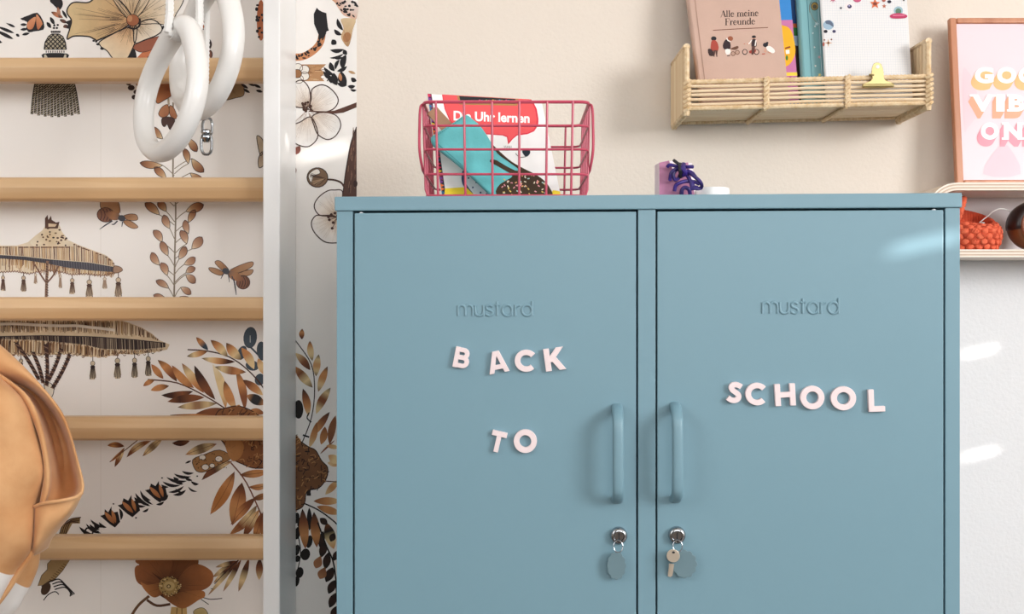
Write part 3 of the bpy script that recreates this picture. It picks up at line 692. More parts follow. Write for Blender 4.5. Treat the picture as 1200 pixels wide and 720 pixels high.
p.ell(c0[0], c0[1], 12.5, 11, '#a98a55', 8)
for k in range(70):
    a = random.uniform(0, 2 * PI); r = random.uniform(8.5, 13.5); p.ell(c0[0] + math.cos(a) * r, c0[1] + math.sin(a) * r * .9, .9, .8, random.choice(['#5a3c22', '#d8bd86', '#3b2814']), 9, n=7)
p.ell(c0[0], c0[1], 6.5, 5.5, '#c9ac74', 10); p.ell(c0[0] - .5, c0[1] + .3, 2.6, 2.3, '#5b4a30', 11); p.ell(c0[0] - .5, c0[1] + .3, 1.3, 1.2, '#d8c08c', 12)
done(p, 'printed_poppy')
p = mot()
for (a, c, wd) in (((1075, 330), (905, 525), 22), ((1050, 350), (930, 430), 30), ((1060, 345), (945, 378), 22), ((1080, 335), (985, 505), 26), ((1120, 330), (1065, 505), 34), ((1175, 330), (1172, 445), 36), ((1230, 320), (1215, 440), 34), ((1020, 375), (935, 460), 20)):
    p.leaf(ZP(*a), ZP(*c), wd / 4.444, [BR, DK, CR, BR] if c[0] < 1100 else [INK, BR, CR], 1)
p.stroke(zl([(1085, 320), (1010, 390), (940, 465)]), .9, INK, 2)
done(p, 'printed_dark_fern')
# small ornate hands and trunk piece
p = mot()
p.poly(zl([(95, 335), (190, 335), (150, 395), (110, 440), (60, 470), (20, 475), (40, 420), (70, 390), (70, 360)]), '#a98b60', 1, 0, .6)
for k in range(9): q = ZP(80 + k * 9, 440 - k * 10); p.stroke([q, (q[0] + 4, q[1] + 2)], .7, '#5a4228', 2, 0)
for k in range(4):
    p.stroke(zl([(90 + 6 * k, 452 + 14 * k), (130 + 10 * k, 440 + 14 * k), (165 + 8 * k, 470 + 13 * k), (212 - 8 * k, 518 + 4 * k)]), 1.4, INK, 2)
p.stroke(zl([(50, 550), (75, 520), (110, 505), (130, 520)]), 1.2, INK, 2); p.stroke(zl([(40, 480), (80, 452), (110, 442)]), 1.6, '#3a2a22', 2); p.ell(*ZP(62, 490), 5, 8, '#4a3526', 2, rot=.5)
for k in range(4): p.stroke(zl([(135 + 10 * k, 205), (150 + 12 * k, 160 - 4 * k), (190 + 8 * k, 128 - 3 * k + 8 * k), (245 - 4 * k, 118 + 9 * k)]), 1.3, '#4a3526', 2)
p.poly(zl([(130, 205), (150, 160), (200, 125), (240, 120), (240, 150), (200, 150), (170, 205)]), '#a98b60', 1)
done(p, 'printed_ornate_hand')

# -- strip between the wall bars and the cabinet
A5 = lambda x, y: (x / 5.143 + 325, y / 5.143)
al = lambda L_: [A5(*q) for q in L_]
p = mot()
tp = al([(20, 330), (105, 345), (165, 338), (225, 300), (262, 250), (272, 180)])
p.stroke(tp, 8.5, '#cf8c60', 1)
cp = catmull([(a, c, 0) for a, c in tp], 8)
for k in range(4, len(cp) - 2, 2):
    q = cp[k]
    for s in range(2):
        a = random.uniform(0, PI); p.ell(q.x + random.uniform(-3.2, 3.2), q.y + random.uniform(-3.2, 3.2), random.uniform(1.2, 2.6), random.uniform(.7, 1.4), INK, 2, rot=a, n=10)
p.poly(al([(220, 85), (238, 48), (252, 62), (270, 72), (296, 80), (305, 165), (312, 185), (298, 190), (285, 225), (262, 235), (245, 200), (222, 145)]), INK, 3)
for k in range(6): p.leaf(A5(258 + 6 * k, 200), A5(250 + 8 * k, 240 - 6 * k), 2, [INK, INK], 3)
done(p, 'printed_tiger_tail')
p = mot()
p.petal(al([(335, -10), (478, -10), (478, 112), (440, 108), (400, 92), (375, 60), (350, 20)]), '#f3eee9', '#d08a58', A5(478, -10), 1, bias=.75)
for k in range(26):
    q = A5(random.uniform(350, 470), random.uniform(0, 95))
    if q[0] > 325 + (335 + (q[1] * 5.143) * .7) / 5.143: p.leaf(q, (q[0] + random.uniform(2, 5), q[1] + random.uniform(-1, 4)), random.uniform(1.5, 3), [INK, INK], 3)
p.petal(al([(385, 115), (470, 118), (455, 180), (430, 280), (395, 250), (385, 215), (400, 170)]), '#c09468', '#d9bf98', A5(430, 290), 2, hatch=26, hcol='#7a5c40', hw=.4)
p.ell(*A5(420, 225), 4.5, 6, '#b07a50', 3, rot=.3)
for (a, c, wd) in (((362, 112), (398, 185), 24), ((343, 178), (388, 212), 24), ((330, 240), (356, 268), 34), ((318, 302), (402, 298), 24), ((316, 350), (400, 325), 14), ((400, 300), (420, 330), 26), ((318, 375), (345, 430), 30), ((340, 350), (395, 345), 14), ((375, 360), (350, 420), 20),
                   ((415, 330), (395, 420), 36), ((360, 430), (420, 400), 22), ((280, 405), (345, 455), 22), ((278, 430), (340, 480), 26), ((340, 440), (360, 515), 44), ((385, 430), (415, 520), 50), ((360, 500), (420, 515), 22), ((310, 470), (330, 500), 12), ((425, 520), (470, 520), 22), ((445, 470), (478, 490), 26), ((440, 540), (478, 545), 14)):
    p.leaf(A5(*a), A5(*c), wd / 5.143, [INK, INK], 3, bend=.1)
p.leaf(A5(385, 490), A5(375, 440), 4, ['#b9744a', '#d09a70'], 5); p.stroke(al([(300, 490), (320, 470), (340, 490), (320, 500)]), 1.1, INK, 4); p.leaf(A5(428, 430), A5(472, 445), 3, ['#b58c62', '#caa880'], 3)
done(p, 'printed_black_foliage')
p = mot()
p.poly(al([(60, 390), (295, 388), (262, 420), (288, 440), (262, 465), (285, 490), (60, 490)]), '#b98a60', 1)
for k in range(24): q = A5(random.uniform(110, 270), random.uniform(395, 485)); p.stroke([q, (q[0] + random.uniform(3, 9), q[1] + random.uniform(-.4, .4))], .6, random.choice(['#7a5236', '#d6b48a', '#94683f']), 2, 0)
for (x, y) in ((165, 420), (165, 460), (130, 478), (125, 410), (95, 440)): q = A5(x, y); p.ell(q[0], q[1], 5.5, 5, '#f3ece2', 3, ink=.7, inkcol='#5b4034')
p.ell(*A5(122, 445), 5, 5, '#a06f48', 5, ink=.6)
done(p, 'printed_wood_tag')
B5 = lambda x, y: (x / 4.5 + 325, y / 4.5 + 130)
bl = lambda L_: [B5(*q) for q in L_]
p = mot(); ce = A5(182, 662); WB, WC = '#e0cbb6', '#f8f4f0'
for L_ in (al([(195, 650), (205, 600), (210, 540), (268, 512), (325, 538), (368, 602), (335, 660), (250, 680)]), al([(185, 645), (100, 640), (60, 560), (105, 500), (150, 486), (190, 530), (200, 600)]),
           bl([(185, 30), (240, 8), (310, 25), (335, 75), (310, 130), (265, 152), (215, 125), (195, 80)]), bl([(180, 35), (215, 130), (170, 187), (110, 180), (80, 150), (60, 90), (120, 60)])):
    p.petal(L_, WB, WC, ce, 2, ink=1.3, inkcol='#4a342c', hatch=90, hcol='#a07f68', hw=.5)
for k in range(13):
    a = random.uniform(0, 2 * PI); r = random.uniform(2, 8); q = (ce[0] - 1 + math.cos(a) * r * .8, ce[1] - 2 + math.sin(a) * r); p.stroke([ce, q], .8, '#4a2f24', 6, 0); p.ell(q[0], q[1], 1.7, 1.6, '#4a2f24', 6, n=9)
p.poly(al([(190, 668), (300, 672), (345, 668), (400, 648), (478, 618), (478, 648), (400, 680), (350, 686), (280, 682), (190, 674)]), '#5b3a2e', 5, 0); p.leaf(B5(120, 185), B5(92, 232), 7, ['#7a4a3c', '#9a5a50'], 1); p.leaf(B5(90, 290), B5(94, 335), 4, ['#7a4a3c', '#9a5a50'], 1)
done(p, 'printed_blossom')
p = mot()
p.poly(bl([(335, 700), (345, 450), (358, 340), (385, 185), (405, 120), (418.5, 85), (418.5, 700)]), '#553930', 1)
for k in range(50):
    y = random.uniform(110, 440); x = 350 + (440 - y) * .12 + random.uniform(8, 60)
    if x < 415: p.stroke(bl([(x, y), (x + random.uniform(-1, 6), y - random.uniform(15, 40))]), .7, random.choice(['#7d5a4a', '#3a2622', '#8d6a55']), 2, 0)
p.stroke(bl([(345, 450), (358, 340), (385, 185), (405, 120), (418, 85)]), 1, '#2c1c1a', 3); p.ell(*B5(412, 385), 2.5, 4, '#3a2622', 3)
p.ell(*B5(212, 352), 12.2, 11.4, '#7d614a', 4, ink=1.1, inkcol='#3a2822')
p.petal(bl([(165, 345), (185, 318), (215, 308), (225, 330), (190, 345), (180, 380)]), '#efe6d8', '#f6f0ea', B5(200, 340), 5, ink=.6)
for k in range(20): a = random.uniform(-.9, 1.6); p.stroke([B5(255, 358), (B5(212, 352)[0] + math.cos(a + 2.2) * 9, B5(212, 352)[1] + math.sin(a + 2.2) * 9)], .5, random.choice(['#4a3428', '#a98c6e']), 6, 0)
p.stroke(bl([(255, 362), (300, 365), (335, 378), (352, 400)]), 2.2, '#4a3028', 4)
ce = B5(320, 560)
for L_ in (bl([(318, 550), (345, 430), (300, 418), (262, 424), (215, 460), (195, 505), (220, 548), (270, 555)]), bl([(315, 565), (230, 552), (200, 556), (180, 592), (195, 640), (245, 688), (300, 697), (345, 680)]), bl([(330, 560), (350, 450), (400, 440), (440, 520), (400, 570)])):
    if max(q[0] for q in L_) < 419: p.petal(L_, '#d9c0a4', WC, ce, 2, ink=1.3, inkcol='#4a342c', hatch=100, hcol='#a07f62', hw=.5)
for (x, y) in ((285, 548), (275, 575), (295, 590), (290, 620), (305, 540), (270, 560)): q = B5(x, y); p.stroke([ce, q], .7, '#5a3c2e', 6, 0); p.ell(q[0], q[1], 1.8, 1.7, '#4a2f28', 6, n=9)
done(p, 'printed_blossom_branch')
C4 = lambda x, y: (x / 4 + 325, y / 4 + 370)
p = mot()
p.stroke([C4(70, 100), C4(95, 130), C4(160, 230), C4(175, 350), C4(160, 480), C4(115, 600)], 1.2, '#33221e', 2)
for (a, c, wd, cols) in (((116, 112), (117, 62), 24, ['#231a1a', BR, OR, DK]), ((165, 212), (153, 118), 30, [DK, CR, CR, OR, DK]), ((182, 285), (195, 182), 34, [DK, CR, OR, CR, INK]), ((192, 358), (236, 238), 34, [BR, CR, OR, OR, INK]), ((182, 462), (250, 338), 38, [CR, CR, BR, BR, CR, INK]),
                         ((155, 256), (85, 175), 34, [DK, BR, CR]), ((166, 338), (82, 238), 40, [DK, CR, BR, OR]), ((146, 472), (120, 342), 36, [CR, OR, BR, '#231a1a']), ((160, 570), (246, 452), 34, [OR, OR, BR, INK]), ((150, 620), (185, 500), 30, [CR, OR, BR]), ((245, 605), (274, 468), 34, [BR, '#8a5a3a', BR]), ((205, 605), (224, 520), 34, [OR, BR]), ((270, 585), (200, 650), 8, [BR, BR]), ((290, 620), (230, 610), 20, [CR, OR]), ((295, 690), (240, 655), 40, [CR, CR, OR])):
    p.leaf(C4(*a), C4(*c), wd / 4, cols, 3, bend=random.uniform(-.05, .05))
p.ell(*C4(100, 440), 5.5, 11, '#1d1716', 2); p.stroke([C4(150, 455), C4(140, 480), C4(160, 500)], 1.4, INK, 4); p.stroke([C4(120, 560), C4(150, 570)], 2, INK, 4)
done(p, 'printed_leaf_sprig')
p = mot()
coral(p, [(322, 500), (345, 510), (352, 517), (362, 524), (370, 528), (377, 540), (384, 548), (383, 560), (374, 572), (360, 576), (357, 590), (350, 597), (330, 600), (318, 560)], 230, '#7d5233', '#2e1c14')
done(p, 'printed_coral')
D4 = lambda x, y: (x / 4 + 325, y / 4 + 540)
p = mot(); K2 = '#1d1715'
p.leaf(D4(118, 225), D4(132, 415), 44 / 4, [K2, BR, OR, BR], 3); p.leaf(D4(172, 240), D4(186, 408), 44 / 4, [K2, BR, OR, BR], 3); p.leaf(D4(150, 220), D4(152, 330), 24 / 4, [K2, K2], 2)
p.leaf(D4(300, 190), D4(170, 190), 36 / 4, [CR, OR, BR], 2); p.leaf(D4(300, 250), D4(185, 215), 36 / 4, [CR, OR, OR, BR], 2); p.leaf(D4(290, 90), D4(225, 160), 30 / 4, [CR, OR, CR], 2); p.leaf(D4(230, 290), D4(265, 415), 52 / 4, [BR, K2, CR, OR], 2); p.leaf(D4(295, 20), D4(235, 10), 26 / 4, [OR, CR], 2)
p.stroke([D4(100, 190), D4(190, 230), D4(260, 280), D4(290, 310)], 1.6, K2, 3); p.stroke([D4(205, 95), D4(285, 100)], 1.2, '#5a3828', 3, 0); p.poly([D4(135, 135), D4(155, 130), D4(158, 165), D4(138, 165)], K2, 3)
p.stroke([D4(190, 290), D4(230, 400), D4(268, 500), D4(285, 730)], 1.8, K2, 3)
for (a, c, wd) in (((200, 270), (235, 300), 30), ((215, 330), (200, 410), 30), ((250, 380), (268, 340), 30), ((225, 380), (205, 455), 36), ((240, 430), (225, 510), 36), ((262, 470), (290, 420), 30), ((262, 500), (228, 570), 40), ((270, 560), (240, 625), 36), ((275, 620), (245, 690), 36), ((282, 680), (255, 745), 36), ((290, 560), (310, 520), 30)):
    p.leaf(D4(*a), D4(*c), wd / 4, [K2, '#3a221a', K2], 2)
for (x, y, rx, ry) in ((95, 340, 14, 30), (110, 290, 16, 26), (150, 380, 15, 30), (132, 440, 22, 28), (92, 420, 14, 26), (95, 460, 12, 16), (105, 525, 18, 26), (92, 565, 12, 26), (90, 270, 14, 26)): p.ell(*D4(x, y), rx / 4, ry / 4, K2, 2, rot=.2)
p.stroke([D4(95, 340), D4(110, 430), D4(95, 520), D4(90, 580)], 1.2, K2, 2)
p.leaf(D4(205, 445), D4(180, 505), 40 / 4, ['#9a6544', '#b27a55'], 4, fat=.6); p.leaf(D4(225, 498), D4(200, 555), 42 / 4, ['#8a5638', '#b27a55'], 4, fat=.6)
done(p, 'printed_dark_foliage')

# ------------------------------------------------------------------ wall bars
M_WHITE = mat('white_lacquer', '#f7f6f5', 0.35, var=0.03, vscale=4)
M_RUNG = wood('beech_wood', '#cfa679', '#e0bf95', 0, 0.38, freq=45)
PF = 1.600; DR = 1.655
xl = (308 - 600) / F * PF; xr = (328 - 600) / F * PF
bars = thing('wall_bars', 'white wall bars with round beech rungs in front of patterned wallpaper', 'wall bars', (xl - .4, WALL - .06, 0))
LW = 0.86
for k, x0 in enumerate((xl, xl - LW - (xr - xl))):
    b = MB(); b.box((x0, PF, 0), (x0 + xr - xl, WALL - .0012, 2.32)); b.build('post', M_WHITE, bars, smooth=False, bevel=.002)
prof = []
for (y, z_) in ((-.0085, .0198), (.0105, .0198), (.0150, .0165), (.0165, .004), (.0150, -.0145), (.0105, -.0198), (-.0085, -.0198), (-.0140, -.0160), (-.0190, .002), (-.0135, .0172)):
    prof.append((z_, y))
rung0 = None
for k in range(-3, 8):
    py = 83 + 139.6 * k; zc = EYE + (360 - py) / F * DR
    if zc < .1 or zc > 2.25: continue
    if rung0 is None:
        b = MB(); x0 = xl - LW; n = 10
        vs = []
        for x in (x0, xl): vs.append([Vector((x, DR + q[1], zc + q[0])) for q in prof])
        b.grid(vs, True); o_ = len(b.v); b.f += [tuple(range(n - 1, -1, -1)), tuple(range(n, 2 * n))]; b.mi += [0, 0]
        rung0 = b.build('rung', M_RUNG, bars, smooth=False, bevel=.0012, bseg=2); z0c = zc
    else:
        r = rung0.copy(); COL.objects.link(r); r.parent = bars; r.location = (random.uniform(-.2, .2) * 0, 0, zc - z0c)

# ------------------------------------------------------------------ gym rings and ropes
M_RING = mat('white_plastic', '#f1efec', 0.28, coat=0.3)
M_ROPE = mat('white_rope', '#efedea', 0.8, bump=0.3, bscale=600)
M_CHROME = mat('chrome', '#a9adb1', 0.14, metal=1.0)
def rope(mb, pts, r):
    P = [Vector(p) for p in pts]; L_ = [0]
    for a, c in zip(P, P[1:]): L_.append(L_[-1] + (c - a).length)
    n = int(L_[-1] / .0032); out = []; rr = []
    for i in range(n + 1):
        d = L_[-1] * i / n
        k = max(j for j in range(len(L_)) if L_[j] <= d + 1e-9); k = min(k, len(P) - 2)
        t = (d - L_[k]) / max(1e-9, L_[k + 1] - L_[k]); out.append(P[k].lerp(P[k + 1], t)); rr.append(r * (1.06 if i % 2 else .86))
    mb.tube(out, rr, 8)
def gym_ring(label, cpx, cpy, D, R, rt, yaw, roll, pitch, strands, hook_xy, grp):
    c = ray(cpx, cpy, D); M = (Matrix.Rotation(roll, 3, 'Y') @ Matrix.Rotation(pitch, 3, 'X') @ Matrix.Rotation(yaw, 3, 'Z'))
    root = thing('gym_ring', label, 'gym ring', c, grp)
    b = MB(); n = 56; P = []; rad = []
    for i in range(n):
        a = 2 * PI * i / n      # a=0 at top
        x = math.sin(a); z_ = math.cos(a)
        up = max(0, z_)
        q = Vector((x * R * (1 - .16 * up * up), 0, z_ * R * (1.0 + .22 * up ** 3)))
        P.append(c + M @ q); rad.append(rt * (1 + .10 * up ** 4))
    b.tube(P, rad, 20, closed=True, up=M @ Vector((0, 1, 0)))
    b.build('ring', M_RING, root)
    # web at the top with the rope hole
    b = MB(); top = c + M @ Vector((0, 0, R * 1.02))
    b.tube([top + M @ Vector((0, -rt * 1.02, 0)), top + M @ Vector((0, rt * 1.02, 0))], rt * .52, 16); b.build('rope_bushing', mat('bushing_plastic', '#e2dfdb', .4), root)
    b = MB()
    for (dx, dyy, hx) in strands:
        st = c + M @ Vector((dx, dyy, R * 1.03)); mid = c + M @ Vector((dx * 1.0, dyy * 1.1, R * 1.36))
        rope(b, [st, st.lerp(mid, .5), mid, Vector((hook_xy[0] + hx, hook_xy[1], HZ - .02))], .0062)
    rope(b, [c + M @ Vector((strands[0][0], strands[0][1], R * 1.03)), c + M @ Vector((strands[1][0], strands[1][1], R * 1.03))], .0062)
    b.build('rope', M_ROPE, root)
    b = MB(); hp = Vector((hook_xy[0], hook_xy[1], HZ)); b.tube([hp + Vector((0, 0, 0)), hp - Vector((0, 0, .03))], .02, 14); b.build('ceiling_hook', M_CHROME, root)
    return root
r1 = gym_ring('white plastic gym ring with its rope hole and knot showing, hanging before the other ring', 199, 112, 1.43, .0835, .0150, math.radians(-46), math.radians(11), math.radians(0), ((0, -.021, -.012), (0, .021, .012)), (ray(212, 0, 1.43).x, 1.43), 'gym rings')
r2 = gym_ring('white plastic gym ring hanging behind the other ring, next to a swivel hook', 241, 62, 1.515, .0890, .0160, math.radians(-47), math.radians(8), math.radians(0), ((0, -.021, -.012), (0, .021, .012)), (ray(262, 0, 1.515).x, 1.515), 'gym rings')
sw0 = ray(240, 140, 1.555)
sw = thing('swivel_hook', 'chrome swivel hook on the end of a white rope behind gym rings', 'swivel hook', sw0)
b = MB(); rope(b, [ray(246, -900, 1.555), ray(243, 0, 1.555), ray(241, 120, 1.555), ray(240, 141, 1.555)], .0048); b.v = [Vector((q.x, q.y, min(q.z, HZ - .001))) for q in b.v]; b.build('rope', M_ROPE, sw)
def loop(cx, cy, rx, ry, D, r, n=28):
    b = MB(); P = []
    for i in range(n):
        a = 2 * PI * i / n; c, s_ = math.cos(a), math.sin(a)
        P.append(ray(cx + rx * math.copysign(abs(c) ** .7, c), cy + ry * math.copysign(abs(s_) ** .85, s_), D))
    b.tube(P, r, 8, closed=True); return b
loop(243, 149, 5.6, 10.5, 1.55, .0022).build('upper_link', M_CHROME, sw)
loop(242, 169, 6.2, 12, 1.546, .0024).build('lower_link', M_CHROME, sw)
b = MB(); P = [ray(242, y, 1.548) for y in (152, 154, 156, 158, 160, 162, 164, 167)]; b.tube(P, [.005, .0085, .0085, .006, .009, .009, .0065, .004], 18); b.build('swivel_barrel', M_CHROME, sw)

# ------------------------------------------------------------------ velvet bag hung on the wall bars
def velvet(name, white):
    m = mat(name, '#c68a55', 0.85, sheen=0.4, col2='#e0ae7c', vscale=14, bump=0.25, bscale=40, bdist=.004)
    if white:
        nt = m.node_tree; N = nt.nodes; L = nt.links; b = N['Principled BSDF']; old = b.inputs['Base Color'].links[0].from_socket
        tc = N.new('ShaderNodeTexCoord'); dt = N.new('ShaderNodeVectorMath'); dt.operation = 'DOT_PRODUCT'
        L.new(tc.outputs['Object'], dt.inputs[0]); dt.inputs[1].default_value = white[0]
        lt = N.new('ShaderNodeMapRange'); lt.inputs[1].default_value = white[1] - .0006; lt.inputs[2].default_value = white[1] + .0006; lt.inputs[3].default_value = 1; lt.inputs[4].default_value = 0
        L.new(dt.outputs['Value'], lt.inputs[0]); mx = N.new('ShaderNodeMix'); mx.data_type = 'RGBA'
        L.new(lt.outputs[0], mx.inputs['Factor']); L.new(old, mx.inputs[6]); mx.inputs[7].default_value = (*lin('#efe9e4'), 1); L.new(mx.outputs[2], b.inputs['Base Color'])
    return m
bc = ray(-62, 575, 1.41)
bag = thing('plush_backpack', 'caramel velvet bag with an open side pocket and white patches, hung before the wall bars', 'bag', bc)
def wline(p0, p1, D):      # object-space half plane below the line p0-p1
    a = ray(*p0, D) - bc; c = ray(*p1, D) - bc; d = c - a; n = Vector((-d.z, 0, d.x)).normalized()
    if n.z < 0: n = -n
    return (tuple(n), n.dot(a))
M_V1 = velvet('caramel_velvet_front', wline((0, 664), (17, 682), 1.37)); M_V2 = velvet('caramel_velvet_back', wline((12, 678), (32, 697), 1.43)); M_V = velvet('caramel_velvet', None)
def shell(table, D0, df, db, cxp, name, m, wob):
    P = catmull([(y, x, 0) for y, x in table], 6); rows = []; nu = 64; ymid = 560; span = 190
    for q in P:
        y, xr = q.x, q.y; hw = max(.3, xr - cxp); v = max(0, 1 - ((y - ymid) / span) ** 2) ** .45; row = []
        for j in range(nu):
            ph = 2 * PI * j / nu; e = lambda a, k: math.copysign(abs(a) ** k, a); c, s_ = math.cos(ph), math.sin(ph)
            d = e(s_, .8) * (df if s_ < 0 else db) * v * min(1, hw / 40)
            px_ = cxp + hw * e(c, .85); fold = wob * math.sin(y * .085 + c * 2.2) * max(0, c) ** 2 + wob * .7 * math.sin(y * .05 - px_ * .06)
            row.append(ray(px_, y, D0 + d + (fold if s_ < .2 else 0)))
        rows.append(row)
    b = MB(); b.grid(rows, True); n_ = len(b.v); b.f += [tuple(range(nu)), tuple(range(n_ - nu, n_))]; b.mi += [0, 0]
    return b.build(name, m, bag, angle=180)
shell([(402, -61), (410, -35), (425, -12), (445, 5), (455, 16), (470, 29), (495, 42), (525, 51), (555, 55), (575, 52), (590, 47), (610, 43), (640, 40), (655, 33), (670, 22), (690, 9), (705, 0), (720, -14), (735, -40), (743, -61)], 1.40, .07, .03, -62, 'front_panel', M_V1, .0035)
shell([(390, -61), (396, -25), (402, -2), (421, 12), (455, 40), (490, 62), (540, 76), (575, 76), (610, 60), (632, 52), (645, 48), (665, 45), (685, 37), (700, 29), (715, 20), (730, 0), (744, -40), (752, -61)], 1.455, .045, .04, -62, 'back_panel', M_V2, .001)
# side gusset with the folded open pocket
C = [([(-60, 432), (-30, 442), (10, 455), (26, 468), (40, 495), (49, 525), (52, 556), (47, 590)], (1.40, 1.40, 1.395, 1.385, 1.375, 1.37, 1.37, 1.372)),
     ([(-50, 424), (-14, 432), (22, 455), (38, 475), (49, 505), (56, 540), (57, 568), (51, 591)], (1.385, 1.385, 1.38, 1.372, 1.368, 1.366, 1.364, 1.366)),
     ([(-48, 428), (-10, 438), (26, 460), (42, 480), (53, 509), (60, 541), (60, 570), (53, 593)], (1.40, 1.40, 1.405, 1.405, 1.402, 1.40, 1.395, 1.38)),
     ([(-48, 430), (-8, 440), (32, 460), (52, 485), (64, 520), (71, 555), (72, 580), (62, 594)], (1.41, 1.41, 1.43, 1.44, 1.44, 1.435, 1.42, 1.385)),
     ([(-48, 430), (-8, 440), (34, 457), (60, 482), (76, 515), (84, 550), (87, 577), (74, 590)], (1.41, 1.41, 1.445, 1.45, 1.45, 1.44, 1.42, 1.385)),
     ([(-45, 424), (-6, 434), (30, 447), (58, 470), (78, 505), (89, 545), (93, 574), (84, 588)], (1.39, 1.39, 1.40, 1.40, 1.40, 1.40, 1.39, 1.378)),
     ([(-45, 416), (-8, 422), (24, 436), (52, 459), (76, 494), (91, 542), (97, 572), (90, 587)], (1.38, 1.38, 1.385, 1.385, 1.385, 1.385, 1.38, 1.374)),
     ([(-45, 398), (-8, 402), (18, 421), (49, 454), (75, 490), (90, 540), (97, 569), (93, 584)], (1.39, 1.39, 1.40, 1.40, 1.40, 1.40, 1.395, 1.385)),
     ([(-50, 398), (-10, 404), (8, 418), (40, 455), (66, 492), (80, 540), (86, 566), (82, 584)], (1.45, 1.45, 1.46, 1.47, 1.47, 1.47, 1.46, 1.45))]
rows = []
for (pts, ds) in C: rows.append(catmull([ray(q[0], q[1], d) for q, d in zip(pts, ds)], 5))
cols_ = [catmull([r[j] for r in rows], 4) for j in range(len(rows[0]))]
b = MB(); b.grid(cols_); b.build('side_pocket', M_V, bag, angle=180, solid=.002)
# lower panel of the pocket
PP = [([(40, 593), (52, 589), (72, 586), (88, 583), (96, 578)], (1.374, 1.362, 1.362, 1.368, 1.382)),
      ([(41, 598), (52, 595), (72, 592), (86, 590), (92, 588)], (1.374, 1.366, 1.366, 1.370, 1.388)),
      ([(41, 610), (50, 608), (66, 606), (77, 604), (84, 602)], (1.374, 1.362, 1.364, 1.370, 1.395)),
      ([(40, 628), (46, 626), (56, 622), (64, 620), (70, 619)], (1.374, 1.364, 1.368, 1.378, 1.400)),
      ([(39, 643), (43, 641), (48, 638), (54, 634), (60, 632)], (1.376, 1.370, 1.376, 1.385, 1.405)),
      ([(38, 652), (42, 650), (46, 648), (50, 646), (56, 642)], (1.395, 1.390, 1.392, 1.40, 1.42))]
rows = [catmull([ray(q[0], q[1], d) for q, d in zip(pts, ds)], 4) for (pts, ds) in PP]
cols_ = [catmull([r[j] for r in rows], 4) for j in range(len(rows[0]))]
b = MB(); b.grid(cols_); b.build('pocket_panel', M_V, bag, angle=180, solid=.002)
# rim piping: pocket hem and edge of the front panel
b = MB(); b.tube(catmull([ray(x, y, d) for (x, y, d) in ((40, 594, 1.372), (52, 590, 1.36), (72, 587, 1.36), (88, 583.5, 1.366), (96, 578, 1.38))], 6), .0024, 8); b.build('pocket_hem', M_V, bag)
b = MB(); b.tube(catmull([ray(x, y, d) for (x, y, d) in ((47, 592, 1.372), (43, 605, 1.385), (41, 630, 1.385), (36, 650, 1.385), (24, 668, 1.385), (8, 693, 1.385), (-10, 716, 1.39))], 6), .0042, 8); b.build('piping', M_V, bag)
# carrying loop over a rung
ru = EYE + (360 - 362.2) / F * DR
b = MB(); lx = bc.x - .11
b.tube(catmull([(lx, bc.y, bc.z + .21), (lx, 1.52, ru + .0), (lx, 1.625, ru + .035), (lx, 1.66, ru + .0275), (lx, 1.69, ru), (lx, 1.66, ru - .045), (lx, 1.50, bc.z + .19), (lx, bc.y + .05, bc.z + .17)], 8), .006, 10); b.build('hanging_loop', M_V, bag)

# ------------------------------------------------------------------ the locker cabinet
DLc, DRc = 1.290, 1.246
CL = Vector(((394.5 - 600) / F * DLc, DLc, 0)); CR_ = Vector(((1125 - 600) / F * DRc, DRc, 0))
CW = (CR_ - CL).length; CU = (CR_ - CL).normalized(); CN = Vector((-CU.y, CU.x, 0)) ; CN = CN if CN.y > 0 else -CN
CT = EYE + 0.1437     # top of the cabinet
def cab(u, d, z_): return CL + CU * u + CN * d + Vector((0, 0, z_))
def cpx(px, py, d=0.0):
    """local (u, z) of a point on the plane d behind the cabinet front"""
    E = Vector((0, 0, EYE)); dr = Vector(((px - 600) / F, 1, (360 - py) / F)); P0 = CL + CN * d
    t = (P0 - E).dot(CN) / dr.dot(CN); P = E + dr * t; return (P - CL).dot(CU), P.z
M_CAB = mat('dusty_blue_powder_coat', '#799caa', 0.42, bump=0.12, bscale=900, bdist=.0004, spec=0.5)
M_DARK = mat('dark_shade_and_feet', '#20242a', 0.8)
cabinet = thing('locker_cabinet', 'dusty blue metal two-door locker cabinet with pink letters on its doors', 'cabinet', cab(CW / 2, .2, 0))
CD = .40; zt = cpx(600, 251)[1]
tz = CT - .0185
uA, uB, uC, uD = cpx(413.2, 400)[0], cpx(747.7, 400)[0], cpx(768.3, 400)[0], cpx(1107.8, 400)[0]
T = cab
b = MB()
b.box((0, 0, .06), (uA, .03, tz), T); b.box((uD, 0, .06), (CW, .03, tz), T); b.box((uB, .0006, .06), (uC, .02, tz), T)
b.box((0, .03, .06), (.0012, CD, tz), T); b.box((CW - .0012, .03, .06), (CW, CD, tz), T); b.box((0, CD - .0012, .06), (CW, CD, tz), T)
b.box((uA, .001, .06), (uB, .03, .085), T); b.box((uC, .001, .06), (uD, .03, .085), T); b.box((.0012, .03, .06), (CW - .0012, CD, .064), T)
b.build('carcass', M_CAB, cabinet, smooth=False, bevel=.0008)
b = MB(); b.box((.003, .035, .066), (CW - .003, .05, tz - .004), T); b.build('gap_shade_sheet', M_DARK, cabinet, smooth=False)  # dark sheet that paints the shade seen through the door gaps
b = MB(); b.box((-.0022, -.003, tz), (CW + .0018, CD, CT), T); b.build('top_panel', M_CAB, cabinet, smooth=False, bevel=.0014)
for (u0, u1) in ((.02, .06), (CW - .06, CW - .02)):
    for d0 in (.02, CD - .06):
        b = MB(); b.box((u0, d0, 0), (u1, d0 + .04, .06), T); b.build('foot', M_DARK, cabinet, smooth=False, bevel=.002)
gap = .0023
